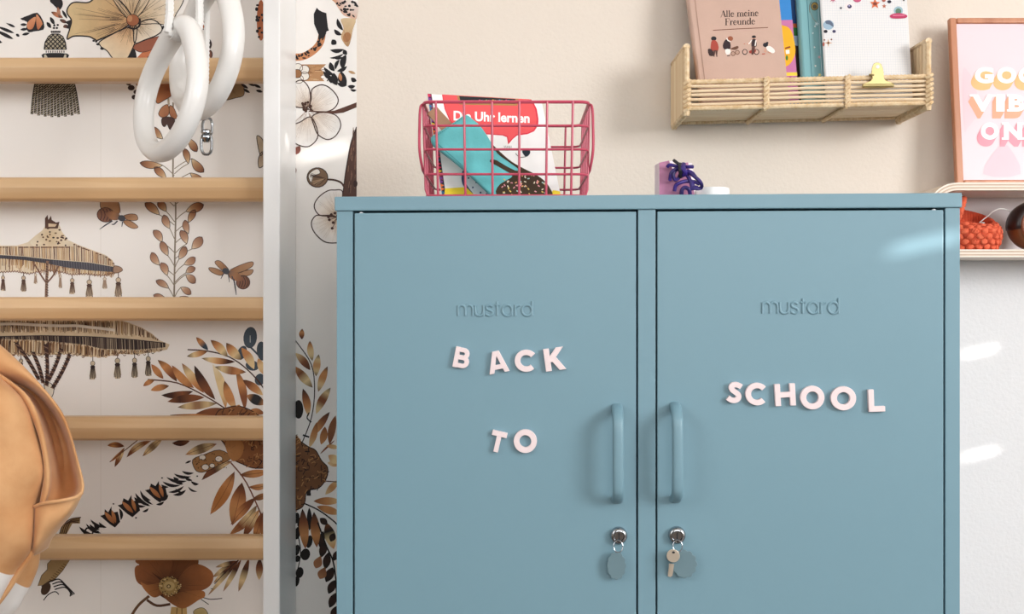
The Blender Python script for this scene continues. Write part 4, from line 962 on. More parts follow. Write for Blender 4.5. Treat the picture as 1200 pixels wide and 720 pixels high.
# stroke lettering raised on the doors
LOGO = {'m': (.86, [[(0, 0), (0, .62)], [(0, .38), (.06, .55), (.2, .62), (.36, .54), (.42, .38), (.42, 0)], [(.42, .38), (.48, .55), (.62, .62), (.78, .54), (.84, .38), (.84, 0)]]),
        'u': (.5, [[(0, .62), (0, .25), (.06, .08), (.22, 0), (.4, .06), (.48, .22)], [(.48, .62), (.48, 0)]]),
        's': (.4, [[(.37, .53), (.2, .62), (.04, .53), (.06, .39), (.2, .32), (.35, .24), (.36, .09), (.2, 0), (.0, .08)]]),
        't': (.3, [[(.13, .84), (.13, 0)], [(0, .62), (.28, .62)]]),
        'a': (.62, [[(.58, .31), (.49, .53), (.29, .62), (.09, .53), (0, .31), (.09, .09), (.29, 0), (.49, .09), (.58, .31)], [(.58, .62), (.58, 0)]]),
        'r': (.28, [[(0, .62), (0, 0)], [(0, .38), (.07, .54), (.26, .61)]]),
        'd': (.6, [[(.58, .31), (.49, .53), (.29, .62), (.09, .53), (0, .31), (.09, .09), (.29, 0), (.49, .09), (.58, .31)], [(.58, .86), (.58, 0)]])}
doors = []
for (pl, pr, label, lg) in ((415.3, 745.6, 'left', (537, 624, 370.3, 353)), (770.2, 1105.8, 'right', (893.5, 983, 367.6, 349.5))):
    u0 = cpx(pl, 400)[0]; u1 = cpx(pr, 400)[0]
    b = MB(); b.box((u0, 0, .088), (u1, .020, tz - .0026), T)
    door = b.build('door', M_CAB, cabinet, smooth=False, bevel=.0012, bseg=3); doors.append(door)
    # logo
    tot = sum(LOGO[c][0] for c in 'mustard') + 6 * .12; x = 0; b = MB()
    for ch in 'mustard':
        adv, sts = LOGO[ch]
        for st in sts:
            P = []
            for (gx, gy) in st:
                px = lg[0] + (x + gx) / tot * (lg[1] - lg[0]); py = lg[2] - gy / .86 * (lg[2] - lg[3])
                uu, zz = cpx(px, py); P.append(cab(uu, -.0002, zz))
            if len(P) > 2: P = catmull(P, 4)
            b.tube(P, .00165, 8, up=tuple(CN))
        x += adv + .12
    b.build('embossed_lettering', M_CAB, door)
    # handle
    hx = 724.5 if label == 'left' else 792.5; ht, hb = (472.5, 591) if label == 'left' else (470.5, 590)
    uh, zh = cpx(hx - 1.5, ht + 5); _, zb = cpx(hx - 1.5, hb - 5)
    P = catmull([cab(uh, .001, zh), cab(uh, -.012, zh - .003), cab(uh, -.026, zh - .012), cab(uh, -.031, zh - .024), cab(uh, -.032, (zh + zb) / 2), cab(uh, -.031, zb + .024), cab(uh, -.026, zb + .012), cab(uh, -.012, zb + .003), cab(uh, .001, zb)], 6)
    b = MB(); prof_ = []
    for i in range(20):
        a = 2 * PI * i / 20; prof_.append((math.copysign(abs(math.cos(a)) ** .75, math.cos(a)), math.copysign(abs(math.sin(a)) ** .75, math.sin(a)) * .72))
    b.tube(P, .0071, prof=prof_, up=tuple(CU)); b.build('handle', M_CAB, door)
    # lock
    lx, ly = (725, 627.5) if label == 'left' else (793, 627)
    ul, zl_ = cpx(lx, ly)
    b = MB(); b.lathe([(.0112, .001), (.0112, -.003), (.0105, -.0062), (.0088, -.0080), (.0068, -.0084), (.0060, -.0068), (.0058, -.0066), (.001, -.0066)], 28, lambda x_, y_, h: cab(ul + x_, h, zl_ + y_)); lk = b.build('lock', M_CHROME, door)
    b = MB(); b.box((ul - .0007, -.0072, zl_ - .004), (ul + .0007, -.0060, zl_ + .004), T); b.build('keyhole', M_DARK, lk, smooth=False)
    # small white stop at the top edge
    us, zs = cpx(423 if label == 'left' else 1095, 250)
    b = MB(); b.lathe([(.0026, .004), (.0026, .0015), (.0016, .0008)], 12, lambda x_, y_, h: cab(us + x_, h, tz - .0028 + y_ * .6)); b.build('door_stop', mat('white_stop', '#eeeeee', .5), door)

# keys and tags hanging from the locks
M_TAG = mat('slate_tag_plastic', '#6d8790', 0.35); M_KEY = mat('brass_key_steel', '#d8ccba', 0.3, metal=0.6)
def disc(cx, cz, d, ru, rz, lobes, amp, th, n=96, hole=None):
    b = MB(); fr = []; bk = []
    for i in range(n):
        a = 2 * PI * i / n; k = 1 - amp + amp * abs(math.cos(a * lobes / 2)) if lobes else 1
        fr.append(cab(cx + ru * k * math.cos(a), d, cz + rz * k * math.sin(a)))
    b.prism(fr, CN * th); return b
def key_ring(lx, ly, tagc, tru, trz, key, label):
    ul, zl_ = cpx(lx, ly); root = thing('key_ring', label, 'key ring', cab(ul, -.008, zl_), 'key rings on the locker locks')
    ur, zr = cpx(lx, ly + 11); b = MB(); b.tube([cab(ur + .0058 * math.cos(2 * PI * i / 28), -.0105 + .0012 * math.sin(2 * PI * i / 28), zr + .0072 * math.sin(2 * PI * i / 28)) for i in range(28)], .00062, 8, closed=True); b.build('split_ring', M_CHROME, root)
    ut, zt_ = cpx(*tagc); disc(ut, zt_, -.0105, tru, trz, 12, .10, .0016).build('tag', M_TAG, root, smooth=False, bevel=.0004)
    # key head standing in the lock
    if key:
        uk, zk = cpx(*key); b = MB()
        pts = []
        for i in range(27):
            a = math.radians(-52 + 284 * i / 26); pts.append((uk + .0082 * math.cos(a), zk + .0082 * math.sin(a)))
        tip = [(-.0040, -.0095), (-.0060, -.0240), (-.0074, -.0262), (-.0092, -.0250), (-.0083, -.0225), (-.0100, -.0205), (-.0083, -.0185), (-.0093, -.0165), (-.0076, -.0145)]
        tip = [(.0026, -.0095), (-.0018, -.0235), (-.0040, -.0262), (-.0068, -.0245), (-.0050, -.0215)]
        ang = [(uk + x_, zk + z_) for x_, z_ in ((.0012, -.0105), (-.0010, -.0250), (-.0038, -.0268), (-.0068, -.0258), (-.0062, -.0225), (-.0052, -.0100))]
        # head
        b.prism([cab(uk + .0083 * math.cos(2 * PI * i / 30), -.0150, zk + .0083 * math.sin(2 * PI * i / 30)) for i in range(30)], CN * .0018); b.build('key_head', M_KEY, root, smooth=False, bevel=.0003)
        b = MB(); b.prism([cab(u_, -.0148, z_) for u_, z_ in ang], CN * .0016)
        for k in range(4): b.box((uk - .0066 + k * .0006, -.0148, zk - .0225 + k * .0032), (uk - .0050 + k * .0006, -.0134, zk - .0205 + k * .0032), T)
        b.build('key_blade', M_KEY, root, smooth=False)
        b = MB(); b.prism([cab(uk + .0003 + .0019 * math.cos(2 * PI * i / 16), -.0151, zk + .0045 + .0014 * math.sin(2 * PI * i / 16)) for i in range(16)], CN * .0004); b.build('key_hole', M_DARK, root, smooth=False)
    return root
key_ring(724, 627.5, (722, 661), .0122, .0182, None, 'slate scalloped tag on a small ring, hanging from the BACK TO door lock')
key_ring(793, 627, (801, 659), .0160, .0182, (787.5, 648.5), 'small key and slate scalloped tag hanging from the SCHOOL door lock')

# letter magnets
M_LET = mat('pale_pink_plastic', '#f1dfe0', 0.45)
def arc(cx, cy, rx, ry, a0, a1, n=18): return [(cx + rx * math.cos(math.radians(a0 + (a1 - a0) * i / n)), cy + ry * math.sin(math.radians(a0 + (a1 - a0) * i / n))) for i in range(n + 1)]
LW_ = .245      # stroke width, letter height 1
h_ = LW_ / 2
BOLD = {'B': (.80, [[(h_, 0), (h_, 1)], [(.1, 1 - h_), (.38, 1 - h_)] + arc(.40, .735, .21, .735 - 1 + 1 - h_ - .47 + .0, 90, -90)[0:0], ]),
        'A': (.98, [[(.13, 0), (.45, 1.0)], [(.85, 0), (.53, 1.0)], [(.25, .27), (.73, .27)]]),
        'C': (.94, [arc(.5, .5, .5 - h_, .5 - h_, 42, 318, 30)]),
        'K': (.86, [[(h_, 0), (h_, 1)], [(.16, .38), (.70, 1.0)], [(.34, .60), (.72, 0)]]),
        'T': (.80, [[(0, 1 - h_), (.80, 1 - h_)], [(.40, 0), (.40, .9)]]),
        'O': (1.0, [arc(.5, .5, .5 - h_, .5 - h_, 0, 360, 40)]),
        'S': (.78, [[(.66, .80), (.54, .85), (.40, .868), (.24, .82), (.20, .71), (.27, .60), (.42, .52), (.56, .43), (.60, .30), (.52, .18), (.38, .132), (.24, .15), (.10, .22)]]),
        'H': (.90, [[(h_, 0), (h_, 1)], [(.90 - h_, 0), (.90 - h_, 1)], [(.1, .5), (.8, .5)]]),
        'L': (.72, [[(h_, 0), (h_, 1)], [(0, h_), (.72, h_)]])}
BOLD['B'] = (.80, [[(h_, 0), (h_, 1)], [(.1, 1 - .12), (.38, 1 - .12)] + arc(.42, .70, .19, .18, 90, -90, 12) + [(.1, .52)], [(.1, .12), (.42, .12)] + arc(.46, .315, .20, .195, -90, 90, 12) + [(.1, .51)]])
def letter(ch, x0, y0, x1, y1, rot, label):
    cx, cy = (x0 + x1) / 2, (y0 + y1) / 2; uc, zc = cpx(cx, cy); k = 1.262 / F
    wd, sts = BOLD[ch]; ca, sa = math.cos(rot), math.sin(rot)
    w_, hh_ = x1 - x0, y1 - y0; A_, B_ = abs(ca), abs(sa)
    h0 = hh_ / (A_ + B_ * wd); sx = (w_ / (A_ * wd + B_)) / h0 if ch not in 'AK' else (w_ - h0 * B_ * .6) / (wd * A_) / h0
    sx = min(max(sx, .8), 1.25)
    mb = MB()
    for q, st in enumerate(sts):
        lw = LW_ * (.88 if ch in 'BA' else 1); smooth = len(st) > 4 and ch == 'S'
        P = [(p_.x, p_.y) for p_ in catmull([(a, c, 0) for a, c in st], 5)] if smooth else st
        closed = ch == 'O'
        if closed: P = P[:-1]
        n = len(P); Lf, Rt = [], []
        for i in range(n):
            a, c = (P[(i - 1) % n], P[(i + 1) % n]) if closed else (P[max(i - 1, 0)], P[min(i + 1, n - 1)])
            dx, dy = c[0] - a[0], c[1] - a[1]; l = math.hypot(dx, dy); nx, ny = -dy / l * lw / 2, dx / l * lw / 2
            Lf.append((P[i][0] + nx, P[i][1] + ny)); Rt.append((P[i][0] - nx, P[i][1] - ny))
        if ch in 'AK' and len(st) == 2:      # flat feet and tops
            clip = lambda p_: (p_[0], min(1, max(0, p_[1])))
            (xa, ya), (xb, yb) = st; m_ = (xb - xa) / (yb - ya) if yb != ya else 0
            if yb != ya and not (ch == 'K' and xa == xb):
                hw_ = lw / 2 * math.hypot(1, m_); Lf = [(xa - hw_, ya), (xb - hw_, yb)]; Rt = [(xa + hw_, ya), (xb + hw_, yb)]
        def W3(p_, dep):
            gx = (p_[0] - wd / 2) * sx * h0 * k; gy = (p_[1] - .5) * h0 * k
            return cab(uc + gx * ca - gy * sa, -dep, zc + gx * sa + gy * ca)
        dep = .0062 - q * .00004; m = len(Lf); fs = []
        vs = [W3(p_, dep) for p_ in Lf] + [W3(p_, dep) for p_ in Rt] + [W3(p_, .0001) for p_ in Lf] + [W3(p_, .0001) for p_ in Rt]
        for i in range(m if closed else m - 1):
            i2 = (i + 1) % m
            fs += [(i, i2, m + i2, m + i), (2 * m + i, 2 * m + i2, i2, i), (m + i, m + i2, 3 * m + i2, 3 * m + i), (3 * m + i, 3 * m + i2, 2 * m + i2, 2 * m + i)]
        if not closed: fs += [(0, m, 3 * m, 2 * m), (m - 1, 3 * m - 1, 4 * m - 1, 2 * m - 1)]
        mb.add(vs, fs)
    o = mb.build('letter_magnet', M_LET, None, smooth=False, bevel=.0005)
    relocate(o, cab(uc, -.003, zc)); tag(o, label, 'letter', 'letter magnets on the locker doors')
R_ = math.radians
for row in (('B', 530, 405.5, 554, 433.5, R_(-11), 'pale pink letter B magnet at the start of BACK'), ('A', 569.5, 409, 597, 439.5, R_(11), 'pale pink letter A magnet between B and C'),
            ('C', 602.5, 409, 629.5, 436.5, R_(-3), 'pale pink letter C magnet between A and K'), ('K', 637, 406, 663, 435.8, R_(8), 'pale pink letter K magnet at the end of BACK'),
            ('T', 572.5, 503, 595, 531.8, R_(-13), 'pale pink letter T magnet at the start of TO'), ('O', 602, 502.8, 629.5, 530.7, R_(0), 'pale pink letter O magnet beside the T'),
            ('S', 849, 446, 871.5, 473.8, R_(-8), 'pale pink letter S magnet at the start of SCHOOL'), ('C', 872.3, 448, 898.6, 475.3, R_(-2), 'pale pink letter C magnet touching the S'),
            ('H', 906.5, 449, 931.5, 476, R_(3), 'pale pink letter H magnet in SCHOOL'), ('O', 937, 452, 964.5, 479.6, R_(0), 'pale pink letter O magnet next to the H'),
            ('O', 972.5, 452.7, 1001.5, 480.6, R_(0), 'pale pink letter O magnet before the L'), ('L', 1016, 456, 1035.5, 482.5, R_(2), 'pale pink letter L magnet at the end of SCHOOL')):
    letter(*row)

# ------------------------------------------------------------------ wire basket on the cabinet
M_WIRE = mat('raspberry_wire', '#c24a62', 0.35)
BF, BB = 1.305, 1.478; zb = CT + .0015
bx0, bx1 = (499 - 600) / F * BF, (688 - 600) / F * BF; tx0, tx1 = (496 - 600) / F * BF, (690.5 - 600) / F * BF
ztop = EYE + (360 - 119.5) / F * BF; wr = .0016
rows_z = [EYE + (360 - y) / F * BF for y in (229.3, 204.3, 175.2, 147.4)]
basket = thing('wire_basket', 'raspberry red wire basket with side handles, standing on the blue cabinet', 'basket', ((bx0 + bx1) / 2, (BF + BB) / 2, CT))
def bx(z_): t = (z_ - zb) / (ztop - zb); return bx0 + (tx0 - bx0) * t, bx1 + (tx1 - bx1) * t
def hoop(z_, r, rad=.012):
    a, c = bx(z_); P = []
    for (cx, cy, a0) in ((c - rad, BB - rad, 0), (a + rad, BB - rad, PI / 2), (a + rad, BF + rad, PI), (c - rad, BF + rad, 3 * PI / 2)):
        for k in range(6): an = a0 + PI / 2 * k / 5; P.append((cx + rad * math.cos(an), cy + rad * math.sin(an), z_))
    b = MB(); b.tube(P, r, 8, closed=True, up=(0, 0, 1)); return b
hoop(ztop, .0022).build('rim', M_WIRE, basket)
for z_ in rows_z: hoop(z_, wr).build('hoop_wire', M_WIRE, basket)
for px in (513.3, 545.4, 577.2, 608.4, 640, 669.3):
    xb = (px - 600) / F * BF; xt = xb * (tx1 - tx0) / (bx1 - bx0)
    b = MB(); b.tube([(xt, BF - .002, ztop), (xb, BF - .002, zb + .012), (xb, BF + .001, zb + .002), (xb, BF + .01, zb), (xb, BB - .01, zb), (xb, BB - .001, zb + .002), (xb, BB + .002, zb + .012), (xt, BB + .002, ztop)], wr, 8); b.build('upright_wire', M_WIRE, basket)
for k in range(5):
    y = BF + .02 + (BB - BF - .04) * k / 4
    b = MB(); b.tube([(tx0 - .002, y, ztop), (bx0 - .002, y, zb + .012), (bx0 + .001, y, zb + .003), (bx0 + .01, y, zb + .003), (bx1 - .01, y, zb + .003), (bx1 - .001, y, zb + .003), (bx1 + .002, y, zb + .012), (tx1 + .002, y, ztop)], wr, 8); b.build('side_wire', M_WIRE, basket)
for s_, xx in ((-1, tx0), (1, tx1)):
    ya, yb_ = BF + .012, BB - .012
    P = catmull([(xx, ya + .01, ztop), (xx + s_ * .0045, ya, ztop - .004), (xx + s_ * .006, ya, ztop - .03), (xx + s_ * .006, ya, ztop - .062), (xx + s_ * .003, ya + .008, ztop - .084), (xx + s_ * .0025, ya + .03, ztop - .088), (xx + s_ * .0025, yb_ - .03, ztop - .088), (xx + s_ * .003, yb_ - .008, ztop - .084), (xx + s_ * .006, yb_, ztop - .062), (xx + s_ * .006, yb_, ztop - .03), (xx + s_ * .0045, yb_, ztop - .004), (xx, yb_ - .01, ztop)], 5)
    b = MB(); b.tube(P, .0019, 8); b.build('handle', M_WIRE, basket)

# workbook in the basket
def slab(name, label, cat, corners, th, m_front, grp=None, m_side=None, bev=.0004):
    """corners TL,TR,BR,BL (front), thickness goes away from the viewer"""
    n = (corners[1] - corners[0]).cross(corners[3] - corners[0]).normalized()
    if n.y < 0: n = -n
    base = (corners[2] + corners[3]) * .5
    root = thing(name, label, cat, base, grp)
    return root, n
M_COVER = mat('glossy_white_cover', '#f4f2f1', 0.35)
TL, TR, BR_, BL_ = ray(501, 110, 1.415), ray(634.5, 117.5, 1.462), ray(658.5, 235.5, 1.400), ray(519, 236.5, 1.350)
BR_ = onplane(TL, TR, BL_, 658.5, 235.5)
wb, nn = slab('workbook', 'white clock-learning workbook with a red speech bubble, standing in the wire basket', 'book', [TL, TR, BR_, BL_], .004, M_COVER)
b = MB(); b.hexa([TL, TR, BR_, BL_], [q + nn * .004 for q in (TL, TR, BR_, BL_)]); b.build('pages', M_COVER, wb, smooth=False, bevel=.0004)
p = Print(plane_map(TL, TR, BL_))
L1 = [(501 + 18 * t, 110 + 126.5 * t) for t in [k / 30 for k in range(31)]]
for k in range(30):
    a, c = L1[k], L1[k + 1]
    p.face([a, (a[0] + 4.6, a[1] + .3), (c[0] + 4.6, c[1] + .3), c], lin(random.choice(['#2a2733', '#7a2f52', '#2a2733', '#343a4a'])), 1)
    p.face([a, (a[0] + 4.6, a[1] + 2), c], lin(random.choice(['#d8345c', '#f0c93c', '#2f6f9a', '#d8345c', '#7d3b8a', '#e8763a'])), 2)
RED = '#e8585c'
bub = [(518, 110.9), (519, 118), (521, 128), (527, 142), (536, 151), (550, 156), (575, 158), (589, 159), (594, 161), (595.5, 169.5), (601, 163), (606, 159), (618, 157.5), (626, 154), (630.5, 147), (631, 140), (629, 128), (625, 120), (622.5, 116.8)]
p.poly(bub, '#d92f45', 1); 
p.poly([(518.8, 111.2), (520, 118), (522, 128), (528, 141.4), (537, 150), (550, 155), (575, 157), (590, 158), (595, 160), (596, 166.5), (600.5, 162), (605, 157.8), (618, 156), (625, 152.6), (628.5, 146), (629, 140), (627, 128), (623, 120), (620, 116.6)], RED, 2)
p.poly([(535.2, 112.6), (607.5, 116.3), (606, 124.2), (538.5, 122.8)], '#b07f52', 3); p.poly([(538, 112.9), (604, 116.4), (603.3, 122), (540, 120.6)], '#25272d', 4)
for k in range(14): x = 562 + k * 2.6; p.ell(x, 117.8 + (k % 3) * .4, 1.2, .7, ['#d85c8a', '#4aa0c0', '#e0b94a', '#7dba6a'][k % 4], 5, n=8)
p.glyph('Die Uhr lernen', 531.5, 130.2, 620.5, 141.6, '#fdfbfa', 4, .03, 0, .035)
p.poly([(612, 177), (620.5, 176.6), (620.8, 180.5), (617, 184), (614, 182)], '#1d2836', 2, 3); p.stroke([(604, 180), (609, 184.5), (616, 184)], .8, '#444', 2); p.stroke([(605, 176), (610, 177)], .6, '#555', 2, 0)
for k in range(6): p.stroke([(592 + k * 1.4, 174), (590.5 + k * 1.7, 171)], .5, '#777', 2, 0)
p.poly([(545, 198), (541, 206), (542, 216), (549, 226), (558, 234), (585, 234), (578, 226), (562, 210)], '#2b3f6a', 1, 3); p.poly([(548, 200), (544.5, 207), (546, 215), (552, 224), (562, 233), (585, 233), (577, 224), (562, 210)], '#e3e7ee', 2, 3)
for (x, y) in ((549, 209), (554, 220), (563, 226), (558, 214), (570, 228)): p.ell(x, y, 1, 1.2, '#2b3f6a', 3, n=8)
p.poly([(521.5, 221), (546, 219.5), (556, 229), (558, 236), (519.5, 236)], '#f3d83c', 1); p.poly([(532, 229), (543, 228), (544, 231.5), (531, 232)], '#6b5320', 2); p.poly([(648, 223), (656, 224.5), (658, 235), (640, 235)], '#f3d83c', 1)
p.build('cover_print', wb, M_INKFLAT)

# ice-cream pencil case
M_TEAL = mat('teal_felt', '#6cc6cb', 0.85, var=.10, vscale=60, bump=.3, bscale=300)
def PD_(y): return 1.352 - (y - 133) * .00030
def pc(x, y, off=0.0): q = ray(x, y, PD_(y)); return q + Vector((0, off, 0))
out = [(545, 133.5), (554, 139), (562, 146), (570, 157), (577, 168), (588, 179), (600, 189), (614, 197), (628, 204), (638, 211), (645, 220), (648.5, 229), (646, 236), (620, 238.5), (590, 238), (577, 231), (560, 215), (545, 201), (526, 185), (509, 172), (504.5, 164), (506, 158.5), (516, 152), (532, 142)]
O_ = [(q.x, q.y) for q in catmull([(a, c, 0) for a, c in out], 3, True)]
case = thing('pencil_case', 'teal ice-cream shaped pencil case with brown sprinkled end, in the wire basket', 'pencil case', pc(590, 236))
cx, cy = 577, 190; b = MB(); rows = []
for (k, off) in ((.90, .0165), (.97, .0150), (1.0, .0105), (1.0, .0075), (.985, .0035), (.955, .0012), (.90, 0.0), (.5, 0), (.02, 0)):
    rows.append([pc(cx + (x - cx) * k, cy + (y - cy) * k, off) for x, y in O_])
b.grid(rows, True); o_ = len(b.v) - len(O_) * 9; b.f.append(tuple(o_ + j for j in range(len(O_)))); b.mi.append(0)
nO = len(O_)
for fi in range(len(b.mi) - 1):
    if 12 <= fi % nO <= 43: b.mi[fi] = 1
for fi in range(7 * nO, 8 * nO): b.mi[fi] = 0
for fi in range(6 * nO, 7 * nO): b.mi[fi] = 0
b.build('case', [M_TEAL, mat('chocolate_felt', '#40301e', .85)], case, angle=60)
def mpc(x, y, layer):
    return pc(x, y, -.0004 - layer * 6e-5)
p = Print(mpc); CH = '#40301e'
ins = lambda x, y, k=.94: (cx + (x - cx) * k, cy + (y - cy) * k)
br = [ins(x, y, .905) for x, y in out[4:15]] + [(583, 229), (581, 224), (586, 216), (598, 209), (600, 205), (592, 200), (578, 192), (574, 189.5), (575.5, 187), (582, 188), (592, 194), (604, 200), (608, 199), (602, 194), (592, 187), (583, 180)]
p.poly(br, CH, 1, 2)
for k in range(70):
    x, y = random.uniform(588, 640), random.uniform(203, 234)
    if y > 203 + max(0, (612 - x)) * .35 and y > 196 + max(0, x - 618) * .8:
        a = random.uniform(0, PI); p.stroke([(x - 1.3 * math.cos(a), y - 1.3 * math.sin(a)), (x + 1.3 * math.cos(a), y + 1.3 * math.sin(a))], 1.3, random.choice(['#f3e9cf', '#e9a0a8', '#e8c96a', '#bfe0dc', '#f0b27a']), 2, 0)
for k in range(16):
    t = k / 15; a = (509 + 33 * t, 161 - 22.5 * t); p.stroke([a, (a[0] + 1.3, a[1] - .9)], .6, '#3e8f97', 2, 0)
p.stroke([ins(505, 165), ins(512, 170), ins(545, 199)], .7, '#3f9097', 1)
p.build('chocolate_print', case, M_PRINT)
b = MB(); dq = 1.362; b.hexa([ray(500.5, 133, dq), ray(511, 124, dq), ray(533, 148, dq), ray(520, 156, dq)], [q + Vector((0, .002, 0)) for q in (ray(500.5, 133, dq), ray(511, 124, dq), ray(533, 148, dq), ray(520, 156, dq))])
b.build('leather_tab', mat('tan_leather', '#b58a6a', .6, var=.1, vscale=40), case, smooth=False, bevel=.0005)

# ------------------------------------------------------------------ small things on the cabinet
KD = 1.345
M_PINK = mat('mauve_pink_paint', '#b9799c', 0.55); M_PALE = mat('pale_edge', '#f1e4ea', 0.6)
zbot = CT
blk = thing('wooden_block', 'mauve pink wooden block with pale edges on the blue cabinet', 'block', ray(793, 0, KD) * 1 - Vector((0, 0, ray(793, 0, KD).z - CT)))
def toz(poly, D): return [ray(x, y, D) if y is not None else Vector(((x - 600) / F * D, D, CT)) for x, y in poly]
b = MB(); b.prism(toz([(772.5, None), (772.5, 190.5), (784, 188), (792, 206), (803, None)], KD), (-.0025, .026, 0), 0, 1); b.build('wedge', [M_PINK, M_PALE], blk, smooth=False, bevel=.0006)
b = MB(); b.prism(toz([(789, None), (789, 200), (799, 191.5), (806.5, 190), (816, None)], KD + .012), (.006, .040, 0), 0, 1); b.build('wedge', [M_PINK, M_PALE], blk, smooth=False, bevel=.0006)
b = MB(); b.prism(toz([(774, None), (774, 192), (788, 188.6), (796, 206), (807, None)], KD + .0275), (0, .004, 0)); b.build('pale_backing', M_PALE, blk, smooth=False)
b = MB(); b.prism(toz([(792, None), (792, 202), (800, 192), (810.8, 191), (813, 203), (819, None)], KD + .0535), (0, .004, 0)); b.build('pale_backing', M_PALE, blk, smooth=False)
M_CORD = mat('purple_cord', '#3d2488', 0.5, col2='#22184a', vscale=60); M_CORD2 = mat('dark_cord', '#25252c', .5)
cord = thing('cord_tangle', 'knotted tangle of purple cord draped over the mauve block', 'cord', ray(802, 222, KD - .012))
Zc = lambda x, y: (x / 12 + 760, y / 12 + 180)
def cpt(L_, D0): return catmull([ray(*Zc(x, y), D0 + d) for (x, y, d) in L_], 7)
for (L_, r, m) in (([(480, 170, 0), (400, 180, -.004), (300, 160, -.006), (262, 190, -.004)], .0024, M_CORD), ([(470, 230, 0), (390, 220, -.006), (320, 270, -.008), (300, 380, -.004)], .0024, M_CORD),
                   ([(460, 240, 0), (400, 230, -.004), (350, 290, -.008), (370, 370, -.006), (420, 350, -.002), (440, 300, 0)], .0024, M_CORD), ([(440, 150, -.004), (450, 230, -.012), (455, 330, -.004)], .0030, M_CORD2), ([(355, 95, 0), (400, 130, -.004), (440, 160, -.004)], .0022, M_CORD2),
                   ([(480, 150, -.002), (500, 230, -.014), (520, 300, -.004)], .003, M_CORD), ([(505, 190, 0), (560, 188, -.004), (625, 185, -.002)], .0026, M_CORD), ([(520, 260, 0), (600, 290, -.006), (720, 390, -.008), (750, 460, -.004), (720, 490, -.002), (650, 480, -.006), (560, 330, -.004)], .0025, M_CORD),
                   ([(540, 240, 0), (620, 280, -.004), (665, 340, -.006)], .0025, M_CORD), ([(690, 470, -.004), (620, 490, -.006), (590, 400, -.006), (540, 300, -.002)], .0025, M_CORD), ([(365, 530, -.004), (385, 450, -.006), (450, 410, -.008), (540, 390, -.004), (640, 400, -.004), (720, 430, -.006)], .0026, M_CORD),
                   ([(465, 600, -.004), (470, 520, -.008), (510, 480, -.008), (570, 510, -.008), (585, 600, -.004)], .0028, M_CORD), ([(585, 500, -.008), (640, 490, -.008), (680, 470, -.006)], .0024, M_CORD), ([(500, 150, -.004), (470, 200, -.012), (520, 260, -.014), (480, 310, -.006)], .0028, M_CORD)):
    b = MB(); b.tube(cpt(L_, KD - .006), r, 8); b.build('cord_loop', m, cord)
b = MB(); dc = Vector(((834.5 - 600) / F * 1.375, 1.375, CT)); hh = ray(0, 221.3, 1.375).z - CT; rd = 20 / F * 1.375
b.lathe([(rd * .96, 0), (rd, .002), (rd, hh - .003), (rd * .97, hh), (rd * .88, hh), (rd * .84, hh - .004), (.001, hh - .005)], 48, lambda x, y, h: dc + Vector((x, y, h)))
o = b.build('round_dish', mat('white_ceramic', '#f2f2f1', .3), None); relocate(o, dc); tag(o, 'low round white dish on the blue cabinet beside the mauve block', 'dish')

# ------------------------------------------------------------------ rattan wall shelf
SB, SF = WALL - .004, 1.590
sx0, sx1 = .2805, .6690; sl_ = .0092 / (sx1 - sx0); zs0 = EYE + .3190
def sh_(x, y, h): return Vector((sx0 + x, y, zs0 + x * sl_ + h))
SW = sx1 - sx0
M_RAT = wood('rattan_cane', '#e2c49c', '#f2dfc2', 0, 0.5, freq=60); M_RATZ = wood('rattan_cane_upright', '#dfbf93', '#efd9b6', 2, 0.5, freq=60); M_WRAP = mat('rattan_wrap', '#ecd5b2', .5, col2='#cfac7c', vscale=120)
shelf = thing('rattan_shelf', 'natural rattan wall shelf with woven rails holding books', 'shelf', sh_(SW / 2, SB, 0))
def wrapped(a, c, r, pitch=.0042, parent=None, name='wrapped_rail', bumps=.13):
    a, c = Vector(a), Vector(c); n = max(4, int((c - a).length / pitch * 2)); P = [a.lerp(c, i / n) for i in range(n + 1)]
    b = MB(); b.tube(P, [r * (1 + (bumps if i % 2 else -bumps)) for i in range(n + 1)], 8); return b.build(name, M_WRAP, parent or shelf)
ZT = .0425
wrapped(sh_(-.002, SF, ZT), sh_(SW + .002, SF, ZT), .0041, .006); wrapped(sh_(-.002, SF, .0), sh_(SW + .002, SF, .0), .0040, .006); wrapped(sh_(0, SB - .006, 0), sh_(SW, SB - .006, 0), .0038)
for k in range(5):
    h = .0065 + k * .0072; b = MB(); P = [sh_(SW * t / 8, SF - .001, h + random.uniform(-.0007, .0007)) for t in range(9)]; b.tube(catmull(P, 2), .0025, 8); b.build('cane_rail', M_RAT, shelf)
for xk in ((896.7 - 600) / F * SF - sx0, (991.7 - 600) / F * SF - sx0):
    b = MB()
    for k in range(7):
        h = -.001 + k * .0073; b.tube([sh_(xk - .0035, SF - .0048, h - .003), sh_(xk + .0005, SF - .0065, h), sh_(xk + .0040, SF - .0045, h + .0035)], .0027, 7)
        b.tube([sh_(xk + .0035, SF - .0040, h - .003), sh_(xk - .0030, SF - .0050, h + .0032)], .0022, 7)
    b.build('knotted_binding', M_WRAP, shelf)
    wrapped(sh_(xk, SF, -.0035), sh_(xk, SB - .006, -.0035), .0034, .005, name='cross_bar')
for k in range(9):
    y = SF + .011 + k * (SB - SF - .022) / 8; b = MB(); b.box((-.001, y - .0060, .0005), (SW + .001, y + .0060, .0042), lambda x, yy, h: sh_(x, yy, h)); b.build('base_slat', M_RAT, shelf, smooth=False, bevel=.0012)
